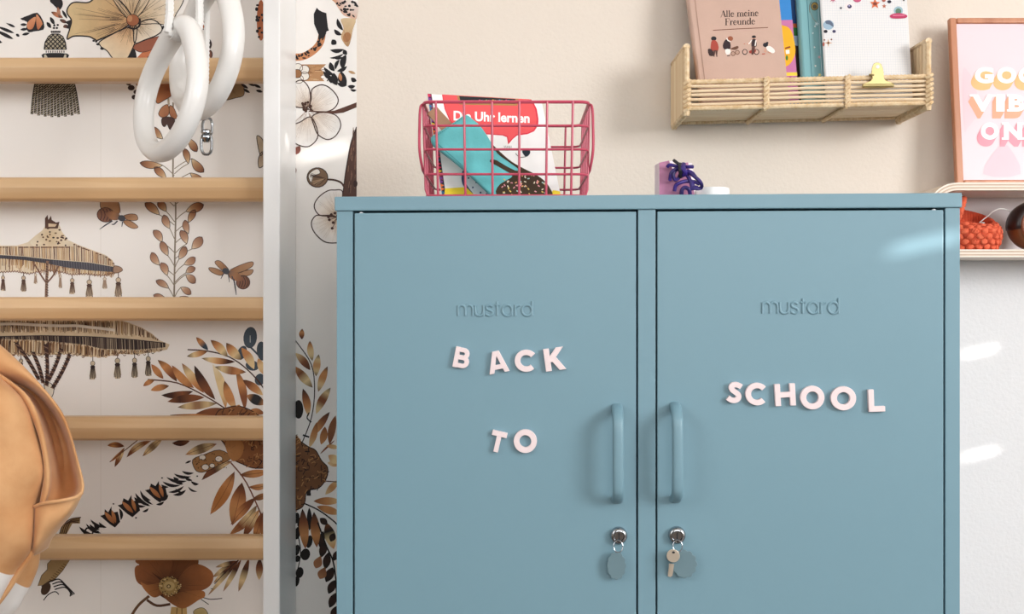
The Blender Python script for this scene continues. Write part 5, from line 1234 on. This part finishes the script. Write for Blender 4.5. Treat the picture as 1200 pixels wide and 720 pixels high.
for x in (0, SW):
    b = MB(); s_ = 1
    for k in range(10):
        y = SF + .006 + k * (SB - SF - .012) / 9; b = MB(); b.tube([sh_(x, y, -.006), sh_(x, y, .096)], .0062, 8); b.build('end_cane', M_RATZ, shelf)
    wrapped(sh_(x, SF, -.012), sh_(x, SF, .098), .0048, .0062, name='end_post', bumps=.08); wrapped(sh_(x, SB - .006, -.012), sh_(x, SB - .006, .100), .0046, .0062, name='end_post', bumps=.08)
    wrapped(sh_(x, SF - .003, .099), sh_(x, SB - .004, .101), .0058, .006, name='end_rail', bumps=.06); wrapped(sh_(x, SF - .003, -.006), sh_(x, SB - .004, -.006), .0052, .006, name='end_rail')
    b = MB()
    for k in range(7):
        h = -.002 + k * .0073; b.tube([sh_(x - .005, SF - .004, h - .003), sh_(x, SF - .007, h), sh_(x + .005, SF - .004, h + .003)], .0030, 7)
    b.build('knotted_binding', M_WRAP, shelf)

def zfloor(px, D): return zs0 + ((px - 600) / F * D - sx0) * sl_ + .0046
def book(name, label, xl0, xr0, xl1, xr1, Db, Dt, ytop, th, m_cover, m_page, grp, slope=0.0):
    """left/right edge pixel columns at y=95 (xl1,xr1) and y=0 (xl0,xr0); leans back from Db to Dt at ytop"""
    def edge(x0, x1, y): return x1 + (x0 - x1) * (95 - y) / 95
    ybl = 360 - (zfloor(xl1, Db) - EYE) * F / Db; ybr = 360 - (zfloor(xr1, Db) - EYE) * F / Db
    cs = [ray(edge(xl0, xl1, ytop), ytop, Dt), ray(edge(xr0, xr1, ytop), ytop + slope, Dt), ray(edge(xr0, xr1, ybr), ybr, Db), ray(edge(xl0, xl1, ybl), ybl, Db)]
    cs[2] = onplane(cs[0], cs[1], cs[3], edge(xr0, xr1, ybr), ybr)
    n = (cs[1] - cs[0]).cross(cs[3] - cs[0]).normalized(); n = n if n.y > 0 else -n
    root = thing(name, label, 'book', (cs[2] + cs[3]) * .5, grp)
    lift = Vector((0, 0, max(0, -n.z * th)))
    ex = (cs[1] - cs[0]).normalized()
    def lay(q, d, ins=0.0):
        c = (q[0] + q[1] + q[2] + q[3]) / 4; return [v + n * d + (c - v).normalized() * ins + lift for v in q]
    b = MB(); b.hexa(lay(cs, 0), lay(cs, .0022)); b.build('front_cover', m_cover, root, smooth=False, bevel=.0006)
    b = MB(); b.hexa(lay(cs, .0023, .004), lay(cs, th - .0023, .004)); b.build('pages', m_page, root, smooth=False)
    b = MB(); b.hexa(lay(cs, th - .0022), lay(cs, th)); b.build('back_cover', m_cover, root, smooth=False, bevel=.0006)
    b = MB(); s0, s1 = cs[0] + lift, cs[3] + lift; rows = []
    for k in range(9):
        a = PI * k / 8; o_ = n * (th / 2 - math.cos(a) * th / 2) - ex * math.sin(a) * th * .28; rows.append([s0 + o_, s1 + o_])
    b.grid(rows); b.build('spine', m_cover, root, angle=60)
    q = lay(cs, 0)
    return root, plane_map(q[0], q[1], q[3])
M_PAGE = mat('book_pages', '#efe9de', .7)
G = 'books on the rattan shelf'
bk1, mp1 = book('picture_book', 'dusty rose hardcover book titled Alle meine Freunde, on the rattan shelf', 807.5, 913, 820, 922.5, 1.612, 1.672, -62, .014, mat('dusty_rose_cover', '#c9a898', .55, var=.06, vscale=30, bump=.15, bscale=500), M_PAGE, G)
p = Print(mp1)
p.stroke([(809, -60), (813.5, 0), (821, 60), (824, 98)], 0.01, '#a98a7c', 1)
p.stroke([(806.5, -55), (814.3, 0), (826.5, 100)], 1.1, '#a98778', 1, 0)
SER = {'A': (.74, [([(.04, 0), (.36, 1)], .04), ([(.36, 1), (.66, 0)], .15), ([(.14, .32), (.54, .32)], .04), ([(-.04, 0), (.14, 0)], .04), ([(.5, 0), (.8, 0)], .04)]),
       'l': (.32, [([(.14, 0), (.14, 1)], .14), ([(0, 0), (.28, 0)], .04), ([(.02, 1), (.14, 1)], .04)]),
       'i': (.32, [([(.14, 0), (.14, .62)], .14), ([(0, 0), (.28, 0)], .04), ([(.02, .62), (.14, .62)], .04), ([(.07, .86), (.21, .86)], .14)]),
       'n': (.66, [([(.14, 0), (.14, .62)], .14), ([(0, 0), (.28, 0)], .04), ([(.02, .62), (.14, .62)], .04), ([(.16, .46), (.3, .62), (.42, .6), (.49, .5)], .06), ([(.49, .52), (.49, 0)], .14), ([(.35, 0), (.63, 0)], .04)]),
       'm': (1.0, [([(.14, 0), (.14, .62)], .14), ([(0, 0), (.28, 0)], .04), ([(.02, .62), (.14, .62)], .04), ([(.16, .46), (.3, .62), (.42, .6), (.49, .5)], .06), ([(.49, .52), (.49, 0)], .14), ([(.35, 0), (.63, 0)], .04), ([(.51, .46), (.65, .62), (.77, .6), (.84, .5)], .06), ([(.84, .52), (.84, 0)], .14), ([(.7, 0), (.98, 0)], .04)]),
       'u': (.66, [([(.14, .62), (.14, .15)], .14), ([(0, .62), (.2, .62)], .04), ([(.14, .16), (.22, .02), (.36, .02), (.49, .16)], .06), ([(.49, .62), (.49, 0)], .14), ([(.36, .62), (.5, .62)], .04), ([(.49, 0), (.62, 0)], .04)]),
       'e': (.52, [([(.25, .62), (.09, .52), (.06, .31), (.1, .1), (.26, 0)], .12), ([(.24, .62), (.38, .56), (.44, .36)], .08), ([(.08, .35), (.47, .35)], .045), ([(.24, 0), (.38, .02), (.46, .14)], .05)]),
       'd': (.62, [([(.25, .62), (.09, .52), (.06, .31), (.1, .1), (.25, 0)], .12), ([(.25, .62), (.42, .52)], .05), ([(.25, 0), (.42, .1)], .05), ([(.46, 0), (.46, 1)], .14), ([(.34, 1), (.46, 1)], .04), ([(.46, 0), (.6, 0)], .04)]),
       'F': (.66, [([(.16, 0), (.16, 1)], .15), ([(0, 0), (.34, 0)], .04), ([(0, 1), (.6, 1)], .05), ([(.16, .52), (.42, .52)], .04), ([(.42, .4), (.42, .64)], .04), ([(.6, 1), (.6, .74)], .05)]),
       'r': (.46, [([(.14, 0), (.14, .62)], .14), ([(0, 0), (.28, 0)], .04), ([(.02, .62), (.14, .62)], .04), ([(.16, .42), (.26, .6), (.4, .58)], .07), ([(.36, .52), (.42, .56)], .1)]), ' ': (.35, [])}
def serif(p, txt, x0, x1, yb, size, slope, col, layer):
    tot = sum(SER[c][0] for c in txt); k = (x1 - x0) / tot; x = 0
    for c in txt:
        for (st, wd) in SER[c][1]: p.stroke([(x0 + (x + a) * k + .12 * 0, yb - h * size + slope * (x + a) * k) for a, h in st], wd * size * 1.05, col, layer, 3)
        x += SER[c][0]
serif(p, 'Alle meine', 844.5, 889, 20.2, 7.6, -.035, '#3d3230', 1); serif(p, 'Freunde', 849.5, 885, 29.6, 7.6, -.035, '#3d3230', 1)
p.stroke([(835.5, 35.6), (868, 33.8), (900, 32.4)], .8, '#7d5040', 1)
# four little figures
p.ell(836.4, 45.3, 3.2, 2.6, '#25262c', 1); p.poly([(834.5, 47.5), (838.5, 47.5), (841.5, 52), (841.5, 59.5), (833.5, 59.5), (833, 52)], '#a8483c', 1, 2); p.poly([(836, 59), (841, 59), (840.5, 65), (839, 65), (838.5, 60), (837.5, 65), (836, 65)], '#5a3a34', 1); p.poly([(829.5, 58), (833, 57.5), (836, 61), (836.5, 65.5), (831, 65)], '#3c2a2a', 2, 2); p.stroke([(836, 66), (837.5, 66)], .9, '#25262c', 2, 0); p.stroke([(839, 66), (841, 66)], .9, '#25262c', 2, 0)
p.ell(855.8, 45.4, 3.2, 2.9, '#9c5a40', 2); p.poly([(848, 50), (851, 46), (855, 48), (856, 57), (849, 58), (847, 54)], '#33252a', 1, 2); p.stroke([(851.5, 44.8), (853, 47.5), (856, 49)], 1.3, '#efe8e2', 3); p.poly([(850, 58), (855.5, 58), (855.5, 63), (851, 64)], '#f0e8e2', 1, 2); p.stroke([(852, 65.5), (855.5, 65.3)], 1, '#25262c', 2, 0); p.poly([(856, 57), (864, 54), (865.5, 56), (862, 58.5), (857, 58)], '#6a4636', 1, 2)
for (x, y, r) in ((859, 63, 2.8), (864, 61.5, 2.8)): p.ell(x, y, r, r, '#7d5c4c', 1); p.ell(x, y, r - .9, r - .9, '#b99786', 2)
for x in (872.8, 886.5): p.ell(x, 61, 3.2, 3.4, '#2a2628', 1); p.ell(x, 61, 2.2, 2.5, '#cda898', 2)
p.poly([(878, 60), (883, 58), (886, 59), (884, 62.5), (878.5, 62.5)], '#9c4034', 3, 2); p.ell(883.4, 43.3, 2.5, 1.6, '#25262c', 2); p.ell(883.3, 45, 1.6, 1.8, '#d59a80', 1); p.poly([(881.5, 46.5), (885.5, 46.5), (886.5, 54.5), (880.5, 54.5)], '#33252a', 2, 2); p.stroke([(880.8, 47), (878.5, 50.5), (876.5, 51.5)], 1.2, '#f0e8e2', 1); p.stroke([(885.8, 47.5), (884.8, 54)], 1.3, '#f0e8e2', 3, 0); p.poly([(881, 54.5), (885, 54.5), (884, 62), (882, 64.5), (880.5, 64)], '#5a3a34', 4); p.ell(876, 51.6, .8, .6, '#c98a70', 2); p.ell(872.3, 51.6, .8, .5, '#c07058', 2)
p.ell(897, 52.8, 3, 2.6, '#20222a', 1); p.ell(899, 50.5, 1.5, 1.3, '#20222a', 1); p.poly([(898, 55), (902, 54), (907, 57.5), (908, 61), (905, 62.5), (899, 59)], '#f0e8e2', 1, 2); p.stroke([(898, 57), (896, 60), (898, 61)], 1, '#d59a80', 2); p.stroke([(893, 63.5), (896.5, 63.2)], 1.2, '#b85a4c', 2, 0); p.stroke([(900, 61), (903, 62.5)], 1, '#c98a70', 2, 0)
p.build('cover_print', bk1, M_INKFLAT)
bk2, mp2 = book('picture_book', 'picture book with a blue, pink and yellow cover, behind the dusty rose book', 850, 926.5, 862, 934.5, 1.632, 1.686, -40, .008, mat('bright_blue_cover', '#2f86cf', .4), M_PAGE, G)
p = Print(mp2)
p.poly([(880, 24.5), (928.6, 23.4), (934.6, 97), (936, 118), (880, 118)], '#c977a8', 1); p.poly([(895, 30), (918, 30), (927, 36), (931, 50), (932, 62), (928, 72), (921, 78), (900, 82)], '#f2b427', 2, 3)
p.poly([(900, 85.5), (934, 84.8), (934.4, 88.8), (900, 89.5)], '#f5d84a', 2); p.stroke([(920, 57), (926, 55)], 1.8, '#8a3a20', 3, 0); p.poly([(920.5, 59), (925, 58.5), (925.2, 63), (921, 63.5)], '#f4f2ee', 3); p.ell(922, 68, 1.4, 3, '#4b7a3a', 3); p.ell(926, 92, 4, 2.5, '#b0508c', 2)
p.build('cover_print', bk2, M_INKFLAT)
bk3, mp3 = book('picture_book', 'thin dark blue picture book between the blue-yellow book and the teal book', 870, 931.5, 880, 939.5, 1.645, 1.692, -30, .006, mat('deep_blue_cover', '#1d4c86', .4), M_PAGE, G)
p = Print(mp3)
p.poly([(915, 27.8), (933.6, 27.8), (934, 32.5), (915, 32.5)], '#e0713c', 1); p.poly([(925, 32.5), (934, 32.5), (935, 41), (930, 43), (925, 42)], '#3f8a45', 1); p.poly([(925, 42), (935, 42), (937, 53), (934, 54), (925, 50)], '#bcd6ea', 1); p.poly([(925, 54), (936.8, 54), (940, 98), (941, 118), (925, 118)], '#4a332c', 1)
p.build('cover_print', bk3, M_INKFLAT)
bk4, mp4 = book('notebook', 'teal hardcover notebook with small gold and pink stars, leaning behind the white notepad', 937.5, 1016, 943, 1022, 1.622, 1.684, -55, .016, mat('teal_cover', '#7cb0b6', .45, var=.05, vscale=20), M_PAGE, G)
p = Print(mp4)
p.stroke([(943.5, -50), (945.6, 0), (951.6, 98)], .9, '#4f8690', 1, 0)
p.ell(954.5, 7.5, 4.2, 4.6, '#a48a4a', 1, ink=.6); p.ell(954.5, 8, 2.3, 2.6, '#5a5648', 2); p.stroke([(951, 2), (948.5, 7), (949, 15)], .7, '#6a5a3a', 1); p.stroke([(950, 15), (953, 22), (957, 27), (958, 31)], .5, '#8d8a70', 1)
for (x, y, c, r) in ((957, 28, '#c9dfe2', 2), (952.5, 39, '#dfeaea', .9), (954.5, 55.5, '#eef3f0', 1), (960, 67, '#d7a9ac', 1.6), (955.5, 77.5, '#f2f2ea', 1.1), (960.5, 88, '#e6d58a', 1.8), (958, 90.5, '#e6d58a', 1.2), (955, 31, '#e8e8e0', 1)):
    p.poly([(x + (r * 1.4 if k % 2 == 0 else r * .6) * math.cos(k * PI / 5), y + (r * 1.4 if k % 2 == 0 else r * .6) * math.sin(k * PI / 5)) for k in range(10)], c, 2)
p.build('cover_print', bk4, M_INKFLAT)
# white squared notepad with space stickers
bk5, mp5 = book('notepad', 'white squared notepad with small space pictures, standing at the end of the rattan shelf', 962.5, 1063, 968.5, 1068.5, 1.604, 1.668, -70, .006, mat('white_paper_pad', '#ebe9e8', .5), M_PAGE, G)
p = Print(mp5)
for k in range(40):
    x = 958.5 + k * 2.72; p.stroke([(x - 3.2, -60), (x + 6.2, 120)], .22, '#cfd3da', 1, 0) if x + 6 < 1069 else None
for k in range(56): y = -50 + k * 2.85; p.stroke([(960 + (y + 20) * .065 + 2, y), (1062 + (y + 20) * .06 - 2, y)], .22, '#cfd3da', 1, 0)
def star(x, y, r, c, l=3, k=.45, n=5): p.poly([(x + (r if q % 2 == 0 else r * k) * math.cos(q * PI / n - PI / 2), y + (r if q % 2 == 0 else r * k) * math.sin(q * PI / n - PI / 2)) for q in range(2 * n)], c, l)
star(1025.3, 4.6, 6.4, '#d8744e'); p.ell(1025.3, 4.6, 2.4, 1.8, '#7d3a30', 4); star(1036, 7.4, 2.8, '#b8705a'); p.ell(1035.5, .5, 2.2, 2, '#a8584c', 3); p.ell(1042, 2.2, 2.4, 1.9, '#2c2a3c', 3); p.ell(1004.5, -.5, 4.8, 3.4, '#c2577a', 3); star(976, -1, 4.5, '#c2577a', 3, .4, 8); star(985.3, 9.6, 2, '#2c2a3c'); star(1059, 0, 2.2, '#2c2a3c')
p.ell(995.5, 7.6, 5.5, 5.2, '#f3e6e6', 2); p.ell(995.4, 7.8, 2.6, 2.3, '#3c3a5c', 3); p.ell(995, 7, 1, .9, '#a9a3c9', 4)
p.ell(970.8, 29.4, 6.3, 5.6, '#9db6c9', 3); p.poly([(967, 25), (972, 24), (976, 28), (976.5, 32), (972, 29), (968, 28)], '#5d6a80', 4, 2); p.ell(967.4, 37, 2.3, 1.9, '#20202c', 3); p.ell(977.3, 37, 2, 1.8, '#3c3a5c', 3)
star(970.6, 50.5, 5, '#d59a55', 3, .2, 4); p.ell(970.6, 50.5, 1.2, 1.2, '#5a3420', 4); p.ell(966, 47, 1, 1, '#7d4a3a', 3); p.ell(974.2, 46.5, 1, 1, '#7d4a3a', 3); p.ell(965, 52, 1.2, 2.6, '#a8584c', 3)
p.ell(1052.6, 12.8, 5.4, 5.2, '#9db9c4', 3); p.ell(1052.6, 13.4, 3.4, 3.4, '#5a7a64', 4); p.poly([(1042.5, 18.8), (1048, 16), (1057, 16), (1063, 18.6), (1060, 21.6), (1046, 21.8)], '#b83c62', 5, 3); p.stroke([(1046, 18.4), (1060, 18.2)], .9, '#e58aa5', 7, 0)
p.build('page_print', bk5, M_INKFLAT)
bk6, mp6 = book('notebook', 'thin red notebook edge showing between the white notepad and rattan shelf end', 1000, 1065, 1002, 1067.4, 1.640, 1.654, 71, .005, mat('red_cover', '#b0243c', .45), M_PAGE, G)
# gold clip on the front rail
M_GOLD = mat('brushed_gold', '#bfae7a', .35, metal=.9, var=.08, vscale=80)
cz = lambda x, y, d=0: ray(x, y, SF - .010 + d)
clip = thing('bulldog_clip', 'gold bulldog clip on the front rail of the rattan shelf', 'clip', cz(1028.5, 101))
b = MB(); b.prism([cz(x, y, .001) for x, y in ((1012.5, 97.8), (1020, 95), (1022.5, 92), (1021, 87), (1022, 79), (1024, 74.5), (1027, 73.2), (1030, 73.4), (1032.8, 75), (1034.8, 80), (1035.8, 87), (1036, 92), (1038.5, 94.5), (1046.5, 97.4), (1046.8, 101.8), (1011.8, 102.2))], (0, .0014, 0)); b.build('jaw_plate', M_GOLD, clip, smooth=False, bevel=.0005)
b = MB(); b.tube([cz(1011, 100.6), cz(1047, 100.2)], .0029, 12); b.build('jaw_roll', M_GOLD, clip)
b = MB(); b.prism([cz(1028.6 + 2.1 * math.cos(2 * PI * i / 18), 78.3 + 2.1 * math.sin(2 * PI * i / 18), .0006) for i in range(18)], (0, .0004, 0)); b.build('hang_hole', M_PALE, clip, smooth=False)
b = MB(); b.tube([cz(1018.6, 87.6, .0015), cz(1024, 88, .0015)], .0018, 8); b.build('hinge_pin', M_GOLD, clip)
b = MB(); b.prism([cz(x, y, .0155) for x, y in ((1014, 97.8), (1022.5, 91), (1022, 84), (1035, 84), (1036, 91), (1045, 97.4), (1045, 101), (1014, 101))], (0, .0012, 0)); b.tube([cz(1023.5, 86, .002), cz(1023.5, 84.5, .0155)], .0015, 8); b.tube([cz(1034.5, 86, .002), cz(1034.5, 84.5, .0155)], .0015, 8); b.build('back_plate', M_GOLD, clip, smooth=False)

# ------------------------------------------------------------------ bent plywood shelf, framed print and things on it
M_PLY = wood('birch_plywood', '#e8d6c4', '#f2e5d8', 0, .45, freq=40); M_PLYD = mat('ply_edge_dark', '#c9b09a', .6); M_PLYP = mat('ply_edge_pale', '#f0e2d0', .6)
PDp = 1.604; pz1 = EYE + (360 - 214) / F * PDp; pz0 = EYE + (360 - 301.5) / F * PDp; px0 = (1086 - 600) / F * PDp; px1 = px0 + .46; pth = .0125; prad = .050
ply = thing('plywood_shelf', 'bent plywood wall shelf with rounded corners under the framed print', 'shelf', ((px0 + px1) / 2, WALL, pz0))
def rr(x0, x1, z0, z1, r, n=10):
    P = []
    for (cx, cz_, a0) in ((x1 - r, z1 - r, 0), (x0 + r, z1 - r, PI / 2), (x0 + r, z0 + r, PI), (x1 - r, z0 + r, 3 * PI / 2)):
        for k in range(n + 1): a = a0 + PI / 2 * k / n; P.append((cx + r * math.cos(a), cz_ + r * math.sin(a)))
    return P
nl = 5
for k in range(nl):
    t0 = pth * k / nl; t1 = pth * (k + 1) / nl; rb = max(.004, prad)
    O1 = rr(px0 + t0, px1 - t0, pz0 + t0, pz1 - t0, prad - t0); I1 = rr(px0 + t1, px1 - t1, pz0 + t1, pz1 - t1, prad - t1)
    fy = PDp + (.0004 if k % 2 else 0); rows = [[Vector((x, y, z_)) for x, z_ in L_] for (L_, y) in ((O1, WALL - .001), (O1, fy), (I1, fy), (I1, WALL - .001), (O1, WALL - .001))]
    b = MB(); b.grid(rows, True); b.build('ply_layer', M_PLYD if k % 2 else M_PLY, ply, angle=50)
b = MB(); b.box((px0 + pth, WALL - .006, pz0 + pth), (px1 - pth, WALL - .001, pz1 - pth)); b.build('back_panel', mat('lilac_white_board', '#e4dcdd', .6), ply, smooth=False)
# framed poster leaning on the shelf
M_FR = wood('copper_brown_frame', '#b0714f', '#c98a66', 2, .3, freq=50)
FB, FT = 1.645, 1.673; fz0 = pz1 + .0005
fl0 = Vector(((1121.5 - 600) / F * FB, FB, fz0)); ft = ray(1112.5, 20.5, FT)
upv = (Vector((fl0.x, ft.y, ft.z)) - fl0); FH = upv.length; upv.normalize(); rtv = Vector((1, 0, 0)); nb_ = upv.cross(rtv).normalized(); nb_ = nb_ if nb_.y > 0 else -nb_
FWd = FH * .74; fw = .0120; fd = .011
def fr(u, v, d): return fl0 + rtv * u + upv * v + nb_ * d
frame = thing('framed_print', 'pale pink GOOD VIBES ONLY print in a copper brown frame on the plywood shelf', 'picture', fr(FWd / 2, 0, 0))
for (name, u0, u1, v0, v1) in (('frame_bar', 0, fw, 0, FH), ('frame_bar', FWd - fw, FWd, 0, FH), ('frame_bar', fw, FWd - fw, FH - fw * .8, FH), ('frame_bar', fw, FWd - fw, 0, fw * .8)):
    b = MB(); b.box((u0, v0, 0), (u1, v1, fd), lambda x, y, h: fr(x, y, h)); b.build(name, M_FR, frame, smooth=False, bevel=.0025, bseg=3)
b = MB(); b.box((fw, fw * .8, .004), (FWd - fw, FH - fw * .8, .010), lambda x, y, h: fr(x, y, h)); b.build('poster', mat('pale_pink_paper', '#ebd0d6', .4), frame, smooth=False)
p = Print(plane_map(fr(fw, fw, .004), fr(FWd, fw, .004), fr(fw, FH, .004)))
p.ell(1118 + 10, 110, 22, 36, '#f4dce2', 1, n=30) if False else None
p.petal([(1128, 84), (1136, 86), (1142, 100), (1150, 130), (1142, 140), (1134, 150), (1130, 150)], '#e8c9d1', '#eacdd4', (1135, 110), 1)
p.poly([(1170, 172), (1182, 172), (1196, 204), (1152, 204)], '#e8c6d0', 1, 3)
GL = [('G', 1142, 79, 1164, 98, '#f2c084'), ('O', 1168, 79, 1190.5, 98, '#f2c084'), ('O', 1193, 79, 1215.5, 98, '#f2c084'), ('D', 1219, 79, 1242, 98, '#f2c084'),
      ('V', 1138.5, 111, 1164, 131, '#efae8e'), ('I', 1167, 111, 1177, 131, '#efae8e'), ('B', 1181.5, 111, 1201, 131, '#efae8e'), ('E', 1205, 111, 1222, 131, '#efae8e'), ('S', 1226, 111, 1243, 131, '#efae8e'),
      ('O', 1149, 144, 1170, 164, '#f09fae'), ('N', 1176, 144, 1197.5, 164, '#f09fae'), ('L', 1202, 144, 1217, 164, '#f09fae'), ('Y', 1219, 144, 1242, 164, '#f09fae')]
for (ch, x0, y0, x1, y1, c) in GL:
    for k in range(8, 0, -1): p.glyph(ch, x0 - k * .55, y0 + k * 1.0, x1 - k * .55, y1 + k * 1.0, c, 10 - k, .055)
    p.glyph(ch, x0, y0, x1, y1, '#fffdfc', 10, .055)
    if ch in 'IBNVLDE':
        for xx in ([x0 + 1.5, x1 - 1.5] if ch in 'NV' else [(x0 + x1) / 2] if ch == 'I' else [x0 + 2]):
            hw_ = 5 if ch == 'I' else 4
            p.stroke([(xx - hw_, y0 + 1.3), (xx + hw_, y0 + 1.3)], 2.6, '#fffdfc', 10, 0)
            if ch != 'V': p.stroke([(xx - hw_, y1 - 1.3), (xx + hw_, y1 - 1.3)], 2.6, '#fffdfc', 10, 0)
p.build('poster_print', frame, M_INKFLAT)
b = MB(); b.box((fw * .6, fw * .5, .0036 - .0012), (FWd - fw * .6, FH - fw * .5, .0036 - .0008), lambda x, y, h: fr(x, y, h))
# crocheted orange basket
CDp = 1.652; cxb = (1137 - 600) / F * CDp; cz0 = pz0 + pth + .0008
M_CRO = mat('orange_yarn_gap_shade', '#d5522f', .85, col2='#a83820', vscale=90, bump=.6, bscale=500, bdist=.002)  # body yarn, darker than the puffs to put gap shade into its colour
cro = thing('crochet_basket', 'orange crocheted basket with its lid open, on the plywood shelf', 'basket', (cxb, CDp, cz0))
b = MB(); rows = []; nb, nr = 132, 44; RR = 33.5 / F * CDp
for i in range(nr + 1):
    t = i / nr; h = t * .054; r = RR * (.80 + .30 * math.sin(PI * min(1, .12 + t * .78)) - .10) ; row = []
    for j in range(nb):
        a = 2 * PI * j / nb; rowi = int(t * 6.2); ph = a * 12 + (PI if rowi % 2 else 0)
        bump_ = .0026 * abs(math.sin(t * 6.2 * PI)) ** .5 * (.5 + .5 * math.cos(ph)) + .0007 * math.sin(a * 66 + i)
        if t < .08 or t > .93: bump_ = .0012 * math.sin(a * 44)
        row.append(Vector((cxb + (r + bump_) * math.cos(a), CDp + (r + bump_) * math.sin(a) * .92, cz0 + h + (.018 * t * (.1 + .8 * math.sin(a) - .25 * math.cos(a)) if t > .6 else .010 * t * 0) * max(0, (t - .6) / .4))))
    rows.append(row)
inner = [[Vector((cxb + (q.x - cxb) * k, CDp + (q.y - CDp) * k, q.z - dz)) for q in rows[-1]] for (k, dz) in ((.96, -.002), (.86, -.001), (.82, .006), (.84, .022), (.6, .034), (.05, .036))]
b.grid(rows + inner, True); o_ = len(b.v) - nb * (len(rows) + len(inner)); b.f.append(tuple(o_ + j for j in range(nb))); b.mi.append(0); b.build('woven_body', M_CRO, cro, angle=180)
# rows of puff stitches, the darker body paints the shade in their gaps
b = MB()
for rowi in range(6):
    t = (rowi + .55) / 6.3; r = RR * (.70 + .30 * math.sin(PI * min(1, .12 + t * .78))); zz = cz0 + t * .052
    for j in range(19):
        a = 2 * PI * (j + (.5 if rowi % 2 else 0)) / 19; c = Vector((cxb + r * math.cos(a), CDp + r * math.sin(a) * .92, zz + (.018 * max(0, (t - .6) / .4) * (.1 + .8 * math.sin(a) - .25 * math.cos(a)))))
        er = Vector((math.cos(a), math.sin(a), 0)); et = Vector((-er.y, er.x, 0)); ez = Vector((.0, 0, 1))
        tilt = .35 if (j + rowi) % 2 else -.35; e1 = et * math.cos(tilt) + ez * math.sin(tilt); e2 = ez * math.cos(tilt) - et * math.sin(tilt)
        rows_ = []
        for u in range(7):
            th = PI * u / 6; rows_.append([c + er * (.0026 * math.sin(th) * math.cos(2 * PI * v / 8)) + e1 * (.0066 * math.sin(th) * math.sin(2 * PI * v / 8)) + e2 * (.0050 * math.cos(th)) for v in range(8)])
        b.grid(rows_, True)
pf = b.build('puff_stitches', mat('coral_crochet_yarn', '#ea7350', .85, col2='#dc5a3a', vscale=120, bump=.5, bscale=700, bdist=.0015), cro, angle=180); pf['kind'] = 'stuff'
# lid, hinged at the left and standing up
b = MB(); lc = Vector((cxb - .023, CDp - .004, cz0 + .066)); rows = []
ax = Vector((.22, -.20, .95)).normalized(); nx_ = Vector((.93, -.30, -.20)); nx_ = (nx_ - ax * nx_.dot(ax)).normalized(); sd = ax.cross(nx_)
for (k, hgt) in ((.02, .010), (.35, .009), (.7, .006), (.92, .001), (1.0, -.003), (.97, -.007), (.88, -.006), (.7, .0), (.35, .004), (.02, .005)):
    row = []
    for j in range(60):
        a = 2 * PI * j / 60; r = .028 * k * (1 + .03 * math.sin(a * 15)); row.append(lc + ax * r * math.cos(a) * .92 + sd * r * math.sin(a) - nx_ * (hgt + .0012 * math.sin(a * 24 + k * 20)))
    rows.append(row)
b.grid(rows, True); b.build('lid', MATS['coral_crochet_yarn'], cro, angle=180)
M_WW = mat('white_wire', '#eceae6', .4)
coil = thing('white_wire_coil', 'loops of thin white wire inside the orange crocheted basket', 'wire', (cxb, CDp, cz0 + .02))
b = MB(); P = []
for i in range(120):
    a = i * .32; r = .019 + .003 * math.sin(i * .5); P.append(Vector((cxb + r * math.cos(a), CDp + r * math.sin(a) * .85, cz0 + .024 + i * .00018 + .002 * math.sin(a * 1.7))))
b.tube(P, .0009, 6)
b.tube(catmull([P[-1], ray(1158, 253, CDp), ray(1164, 248, CDp - .006), ray(1172, 244.8, CDp - .008), ray(1180, 246, CDp - .004), ray(1187, 250, CDp + .004)], 8), .0009, 6); b.build('wire_loop', M_WW, coil)
# round brown toy
TD = 1.640; tcx, tcz = (1213 - 600) / F * TD, EYE + (360 - 265) / F * TD; rT = tcz - (pz0 + pth) - .0005
toy = thing('round_toy', 'round brown toy with a teal and white face, on the plywood shelf', 'toy', (tcx, TD, pz0 + pth))
MB_ = lambda prof, name, m, off=(0, 0): None
def lz(prof, name, m, cx_=0.0, cz_=0.0):
    b = MB(); b.lathe(prof, 48, lambda x, y, h: Vector((tcx + cx_ + x, TD + h, tcz + cz_ + y))); return b.build(name, m, toy)
M_BRN = mat('brown_glaze', '#7a4a28', .35, var=.15, vscale=30); M_BLK = mat('dark_brown_glaze', '#2c1d1c', .3)
lz([(rT * .86, .026), (rT * .97, .016), (rT, .004), (rT * .98, -.008), (rT * .88, -.016), (rT * .78, -.018)], 'body', M_BRN)
b = MB(); rows = []
for k in range(12):
    a = math.radians(84 + k * 9.6); row = []
    for (q, h) in ((.70, -.0195), (.90, -.0175), (1.015, -.008), (1.03, .006), (.98, .018)): row.append(Vector((tcx + rT * q * math.cos(a), TD + h, tcz + rT * q * math.sin(a))))
    rows.append(row)
b.grid(rows); b.build('dark_band', M_BLK, toy, angle=60, solid=.0012)
b = MB(); b.tube([Vector((tcx + rT * .74 * math.cos(2 * PI * i / 48), TD - .019, tcz + rT * .74 * math.sin(2 * PI * i / 48))) for i in range(48)], .0032, 10, closed=True); b.build('rim', mat('reddish_rim', '#8a5238', .35), toy)
b = MB(); b.add([Vector((tcx + rT * .72 * math.cos(PI * i / 24), TD - .0185, tcz + rT * .72 * math.sin(PI * i / 24))) for i in range(25)], [tuple(range(25))]); b.build('upper_face', mat('dark_teal_glaze', '#173c3c', .25), toy, smooth=False, solid=.001)
b = MB(); b.add([Vector((tcx + rT * .72 * math.cos(PI + PI * i / 24), TD - .0185, tcz + rT * .72 * math.sin(PI + PI * i / 24))) for i in range(25)], [tuple(range(25))]); b.build('lower_face', mat('cream_glaze', '#e9e1d6', .3), toy, smooth=False, solid=.001)
